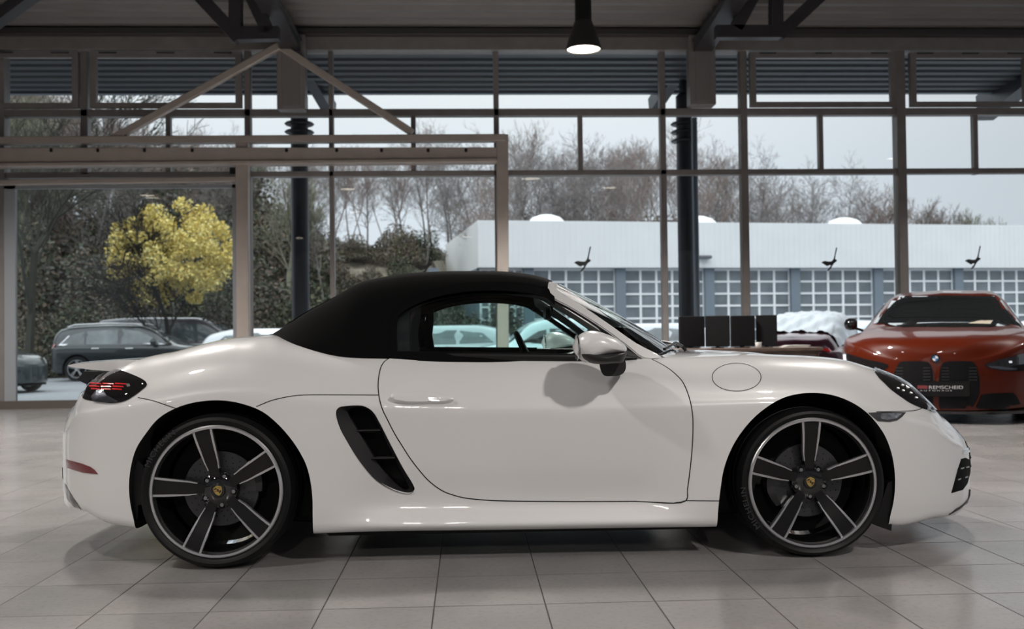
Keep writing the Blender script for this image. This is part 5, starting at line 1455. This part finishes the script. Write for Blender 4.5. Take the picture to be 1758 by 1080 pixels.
# --- bare winter trees
def tree_mesh(name, seed, H=14, spread=.5, trunk=.22, depth=6, twig=.014, upw=.35, split=3, first=.28, mt=None, lean=0, mono=0):
    R = random.Random(seed); verts = []; faces = []
    def seg(a, b, ra, rb):
        d = (b - a).normalized(); s = d.cross(V((0, 0, 1)) if abs(d.z) < .95 else V((1, 0, 0))).normalized(); t = s.cross(d)
        i0 = len(verts); n = 5 if ra > .05 else 3
        for p, r in ((a, ra), (b, rb)):
            for k in range(n):
                an = 2 * PI * k / n; verts.append(p + s * (r * cos(an)) + t * (r * sin(an)))
        for k in range(n): faces.append((i0 + k, i0 + (k + 1) % n, i0 + n + (k + 1) % n, i0 + n + k))
    def grow(p, d, L, r, lev):
        n = 4 if lev < 3 else 2
        r1 = r * (.62 if lev else .70)
        for i in range(n):
            ra = r + (r1 - r) * i / n; rb = r + (r1 - r) * (i + 1) / n
            jit = V((R.gauss(0, 1), R.gauss(0, 1), R.gauss(0, .6))) * (.03 + .03 * lev)
            d = (d + jit + V((0, 0, .05 * upw))).normalized(); q = p + d * (L / n); seg(p, q, ra, rb); 
            if lev < depth and (lev > 0 or i >= 1) and i < n - 1 and R.random() < (.85 if lev < 4 else .6): side_branch(q, d, L, rb, lev)
            p = q
        if lev < depth:
            for _ in range(split if lev < 2 else 2): side_branch(p, d, L, r1, lev, True)
    def side_branch(p, d, L, r, lev, end=False):
        a = R.uniform(0, 2 * PI); s = d.orthogonal().normalized(); s = Matrix.Rotation(a, 3, d) @ s
        sp = R.uniform(.35, .9) * (spread * 1.3 if not end else spread)
        nd = (d + s * sp * 1.1 + V((0, 0, upw * .35))).normalized()
        grow(p, nd, L * R.uniform(.55, .8), max(r * R.uniform(.5, .7), twig), lev + 1)
    if mono:
        p = V((0, 0, 0)); d = V((R.gauss(0, .04), R.gauss(0, .04), 1)).normalized(); n = 14; r = trunk
        for i in range(n):
            d = (d + V((R.gauss(0, .05), R.gauss(0, .05), .03))).normalized(); q = p + d * (H * .9 / n); r2 = trunk * (1 - .9 * (i + 1) / n); seg(p, q, r, r2); p, r = q, r2
            if i >= mono:
                for _ in range(2):
                    a = R.uniform(0, 2 * PI); nd = V((cos(a) * spread, sin(a) * spread, .75 + upw)).normalized()
                    grow(q, nd, H * R.uniform(.10, .17) * (1.35 - .7 * i / n), max(r * .5, .03), 2)
    else: grow(V((0, 0, 0)), V((lean, 0, 1)).normalized(), H * first, trunk, 0)
    me = bpy.data.meshes.new(name); me.from_pydata([tuple(v) for v in verts], [], faces); me.materials.append(mt)
    zt = max(v.z for v in verts); sc = H / zt
    me.transform(Matrix.Scale(sc, 4)); me.update()
    return me
m_bark = mat('bark_grey', (.17, .155, .15), .9, noise=(1.2, .3)); m_bark2 = mat('bark_brown', (.21, .165, .15), .9, noise=(1.2, .3)); m_bark3 = mat('bark_green', (.18, .18, .13), .9, noise=(1.2, .3))
TM = [tree_mesh('bare_tree', 3, 15, .55, .24, 6, .016, .45, 3, .30, m_bark), tree_mesh('bare_tree', 8, 15, .40, .20, 6, .015, .7, 3, .26, m_bark2), tree_mesh('bare_tree', 21, 14, .65, .26, 6, .016, .35, 3, .26, m_bark), tree_mesh('bare_tree', 34, 13, .45, .18, 6, .014, .6, 3, .22, m_bark3), tree_mesh('bare_tree', 55, 12, .6, .2, 6, .014, .4, 3, .24, m_bark2)]
TM += [tree_mesh('bare_tree', 91, 16, .75, .17, 6, .012, .3, 3, .3, m_bark, mono=4), tree_mesh('bare_tree', 92, 16, .6, .15, 6, .012, .5, 3, .3, m_bark2, mono=6), tree_mesh('bare_tree', 93, 16, .9, .19, 6, .012, .2, 3, .3, m_bark, mono=3)]
def place_tree(u, vtop, d, m, label, group):
    p = onb(u, 500, d); zb = slope_z(p.x, d) - .1 if d < 98 else 3
    ztop = onb(u, vtop, d).z; s = (ztop - zb) / (15, 15, 14, 13, 12, 16, 16, 16)[m]
    o = bpy.data.objects.new('bare_tree', TM[m]); COL.objects.link(o); o.location = (p.x, d, zb); sx = s * rnd.uniform(.9, 1.15); o.scale = (sx, sx, s); o.rotation_euler = (0, 0, rnd.uniform(0, 6.28))
    return tag(o, label, 'tree', group)
front = [(925, 205, 62, 7, 'tall bare tree left of the pane joint above the workshop roof'), (1085, 208, 64, 7, 'broad bare tree rising behind the workshop roof near the right canopy column'), (1010, 235, 70, 6, 'slim bare tree between two broad ones behind the workshop'), (1215, 232, 68, 6, 'reddish bare tree just right of the dark canopy column'),
         (1298, 246, 74, 7, 'rounded bare tree right of the second thick mullion'), (1385, 262, 76, 5, 'greenish bare tree behind the middle of the workshop roof'), (1445, 268, 80, 7, 'bare tree with fine twigs standing against open sky'), (1510, 318, 84, 4, 'low reddish bush-like tree left of the thick right mullion'),
         (1578, 340, 92, 4, 'small brown tree top behind the workshop roof, right of the thick mullion'), (1612, 345, 92, 2, 'small bare tree top right of the brown one over the workshop roof'), (1678, 352, 92, 3, 'lone small tree peeping over the right end of the workshop roof'), (1722, 368, 94, 3, 'faint tuft of twigs at the far right over the roof')]
for a in front: place_tree(*a[:4], a[4], None)
GT = 'bare trees of the wood behind the car park'
def topline(u):
    return pw([(-60, 60), (60, 95), (200, 195), (300, 205), (430, 215), (560, 225), (640, 232), (760, 205), (860, 215), (980, 215), (1060, 230), (1150, 215), (1260, 250), (1340, 280), (1460, 290)])(u)
n = 0
for row, (d, dens, dv) in enumerate(((46, 80, 50), (57, 60, 26), (68, 42, 6), (76, 45, -4))):
    u = -40 + rnd.uniform(0, 30)
    while u < (600 if row == 0 else 860 if row == 1 else 1100 if row == 2 else 1370):
        m = rnd.choice((5, 6, 6, 7, 5) if u > 520 else (5, 3, 7, 6, 4))
        place_tree(u, topline(u) + dv + rnd.uniform(-8, 38), d + rnd.uniform(-3, 3), m, 'bare tree in the dense wood beyond the car park', GT)
        u += dens * rnd.uniform(.6, 1.4); n += 1
for (d, dens, u0_, u1_) in ((84, 44, 900, 1500), (90, 60, 1120, 1520)):
    u = u0_
    while u < u1_:
        place_tree(u, topline(u) + rnd.uniform(5, 40), d, rnd.choice((5, 6, 7)), 'bare tree in the dense wood beyond the car park', GT); u += dens * rnd.uniform(.6, 1.4)
# trees near the left jamb
nt_ = tree_mesh('ivy_tree', 77, 10.5, .7, .12, 6, .010, .25, 3, .30, mat('bark_ivy', (.045, .045, .035), .9))
p = onz(52, 672, GZ); o = bpy.data.objects.new('bare_tree', nt_); COL.objects.link(o); o.location = (onb(50, 600, 30).x, 30, GZ); o.scale = (1.05,) * 3; tag(o, 'dark bare tree with spreading branches close to the left jamb', 'tree')
# shrubs: twigs and leaves on rounded mounds
def leaf_cloud(name, seed, n, shape, size, mt, stems=0, smt=None):
    R = random.Random(seed); verts = []; faces = []; mi = []
    for i in range(n):
        c = shape(R); s = size * R.uniform(.5, 1.3)
        a = V((R.gauss(0, 1), R.gauss(0, 1), R.gauss(0, 1))).normalized(); b = a.orthogonal().normalized(); b = Matrix.Rotation(R.uniform(0, 6.28), 3, a) @ b; e = a.cross(b)
        i0 = len(verts); verts += [c - b * s, c + e * s * .6, c + b * s, c - e * s * .6]; faces.append((i0, i0 + 1, i0 + 2, i0 + 3)); mi.append(R.randrange(len(mt)))
    me = bpy.data.meshes.new(name); me.from_pydata([tuple(v) for v in verts], [], faces)
    for m in mt: me.materials.append(m)
    me.polygons.foreach_set('material_index', mi); me.update()
    return me
gl1 = mat('leaf_dark_green', (.045, .058, .032), .8); gl2 = mat('leaf_olive', (.10, .10, .05), .8); gl3 = mat('leaf_brown', (.12, .088, .062), .8); gl4 = mat('leaf_grey', (.12, .12, .105), .8)
def blob(rx, ry, rz_):
    def f(R):
        d = V((R.gauss(0, 1), R.gauss(0, 1), abs(R.gauss(0, 1)))).normalized(); r = R.uniform(.35, 1) ** .5
        w = 1 + .25 * sin(d.x * 5 + d.y * 3) + .15 * sin(d.z * 9)
        return V((d.x * rx * r * w, d.y * ry * r * w, d.z * rz_ * r * w))
    return f
SH = [leaf_cloud('shrub', 1, 5200, blob(1.8, 1.2, 2.4), .085, [gl1, gl1, gl2]), leaf_cloud('shrub', 2, 5200, blob(2.2, 1.3, 1.8), .08, [gl2, gl3, gl3, gl4]), leaf_cloud('shrub', 3, 4500, blob(1.5, 1.2, 3.2), .085, [gl1, gl4, gl3])]
k = 0
for row, (d, hgt) in enumerate(((33.5, .8), (37, 1.0), (42, 1.15), (48, 1.3), (56, 1.2))):
    u = -30
    while u < 905 - row * 10:
        p = onb(u, 560, d); m = rnd.choice((0, 1, 1, 2, 2)) if u > 60 else 1
        o = bpy.data.objects.new('bush', SH[m]); COL.objects.link(o); s = hgt * rnd.uniform(.75, 1.2) * (.62 if u > 530 else 1); o.scale = (s, s, s * rnd.uniform(.8, 1.15)); o.location = (p.x, d + rnd.uniform(-1, 1), slope_z(p.x, d) - .1); o.rotation_euler = (0, 0, rnd.uniform(0, 6.28))
        tag(o, 'tangled shrub at the foot of the wood behind the parked cars', 'shrub', 'shrubs along the edge of the wood'); u += 62 * rnd.uniform(.7, 1.3) * 36 / d; k += 1
u = 890
while u < 1530:
    p = onb(u, 380, 78); o = bpy.data.objects.new('bush', SH[1]); COL.objects.link(o); s = rnd.uniform(1.9, 2.4); o.scale = (s, s, s * (.8 if u < 1400 else .6)); o.location = (p.x, 78, slope_z(p.x, 78) - .2); o.rotation_euler = (0, 0, u)
    tag(o, 'brownish thicket showing just above the workshop roof', 'shrub', 'thickets behind the workshop roof'); u += 62
# young tree with yellow leaves
yd = 31.0; yc = onb(300, 437, yd); yl = mat('leaf_yellow', (.80, .66, .22), .7); yl2 = mat('leaf_gold', (.66, .51, .15), .7); yl3 = mat('leaf_lime', (.72, .66, .30), .7)
yt = empty('yellow_tree', (yc.x - .1, yd, GZ), 0, 'round young tree with bright yellow autumn leaves beyond the parked cars', 'tree')
px = yd / FPX; cz = yc.z - GZ
tm = tree_mesh('yellow_trunk', 5, cz + 1.75, .75, .10, 5, .012, .15, 4, .34, mat('bark_dark', (.02, .018, .017), .9)); o = bpy.data.objects.new('trunk', tm); COL.objects.link(o); o.parent = yt
Ry = random.Random(9)
puffs = []
for i in range(120):
    a = Ry.uniform(0, 2 * PI); r = Ry.uniform(0, 1) ** .5
    uu = 97 * r * cos(a); vv = 88 * r * sin(a)
    if vv > 40 and uu < 10 and Ry.random() < .35: continue
    puffs.append((V((uu * px, Ry.uniform(-1, 1) * 1.5 * (1 - r * r) ** .5, -vv * px + cz)), Ry.uniform(.25, .42)))
def yshape(R):
    c, s = R.choice(puffs); d = V((R.gauss(0, 1), R.gauss(0, 1), R.gauss(0, 1))).normalized() * R.uniform(.1, 1) ** .5
    return c + V((d.x * s, d.y * s, d.z * s * .8))
me = leaf_cloud('yellow_leaves', 4, 15000, yshape, .058, [yl, yl, yl2, yl3]); o = bpy.data.objects.new('foliage', me); COL.objects.link(o); o.parent = yt
# thin stems at the far left
# --- bird stickers on the glass
m_bird = mat('bird_vinyl', (.006, .008, .008), .6)
bird = [(130, 680), (190, 645), (260, 628), (330, 640), (400, 648), (480, 640), (510, 600), (540, 555), (565, 450), (590, 330), (612, 220), (628, 180), (650, 175), (658, 205), (645, 270), (625, 350), (605, 450), (595, 540), (592, 572), (625, 580), (652, 600), (645, 640), (600, 665), (560, 700), (525, 745), (490, 800), (450, 880), (400, 930), (345, 965), (325, 940), (370, 880), (430, 810), (445, 765), (400, 770), (350, 800), (310, 795), (260, 765), (200, 725)]
for (du, dv, sc, lb) in ((0, 0, 1, 'black bird sticker on the glass in front of the yellow tree'), (525, -.5, 1.02, 'black bird sticker on the glass just above the soft top'), (798, -6.8, 1.0, 'black bird sticker on the glass nearest the windscreen, before the workshop'), (1221.5, -6.5, .93, 'black bird sticker on the glass between the two thick right mullions'), (1468, -9.5, .93, 'black bird sticker on the glass above the orange coupe')):
    bm = BM(); P = []
    for x, y in bird:
        P.append((205 + (180 + x / 18 - 205) * sc + du, 450 + (420 + y / 18 - 450) * sc + dv))
    prism(bm, P, lambda p: onb(p[0], p[1], B - .22 if du == 0 else B - .006), lambda p: onb(p[0], p[1], B - .218 if du == 0 else B - .0045))
    o = obj('window_sticker', bm, m_bird); tag(o, lb, 'sticker', 'bird stickers on the glass', 'thing')
# ================================================================== WORLD AND LAMPS
w = bpy.data.worlds.new('world'); SC.world = w; w.use_nodes = True
nt = w.node_tree; bg = nt.nodes['Background']
tc = nt.nodes.new('ShaderNodeTexCoord'); sp = nt.nodes.new('ShaderNodeSeparateXYZ'); nt.links.new(tc.outputs['Generated'], sp.inputs[0])
rp = nt.nodes.new('ShaderNodeValToRGB'); e = rp.color_ramp.elements
e[0].position = 0; e[0].color = (.30, .315, .34, 1); e[1].position = 1; e[1].color = (1.25, 1.3, 1.34, 1)
for p_, c_ in ((.03, (.315, .345, .38)), (.16, (.33, .358, .39)), (.24, (.372, .392, .405)), (.5, (.82, .86, .90))):
    k = e.new(p_); k.color = (*c_, 1)
mp = nt.nodes.new('ShaderNodeMath'); mp.operation = 'MAXIMUM'; mp.inputs[1].default_value = 0
nt.links.new(sp.outputs['Z'], mp.inputs[0]); nt.links.new(mp.outputs[0], rp.inputs[0])
az = nt.nodes.new('ShaderNodeMapRange'); az.interpolation_type = 'SMOOTHSTEP'; az.inputs[1].default_value = .12; az.inputs[2].default_value = .7; az.inputs[3].default_value = 1.0; az.inputs[4].default_value = .70
nt.links.new(sp.outputs['X'], az.inputs[0]); mu = nt.nodes.new('ShaderNodeVectorMath'); mu.operation = 'SCALE'
nt.links.new(rp.outputs[0], mu.inputs[0]); nt.links.new(az.outputs[0], mu.inputs['Scale']); nt.links.new(mu.outputs[0], bg.inputs[0])
bg.inputs[1].default_value = 2.45
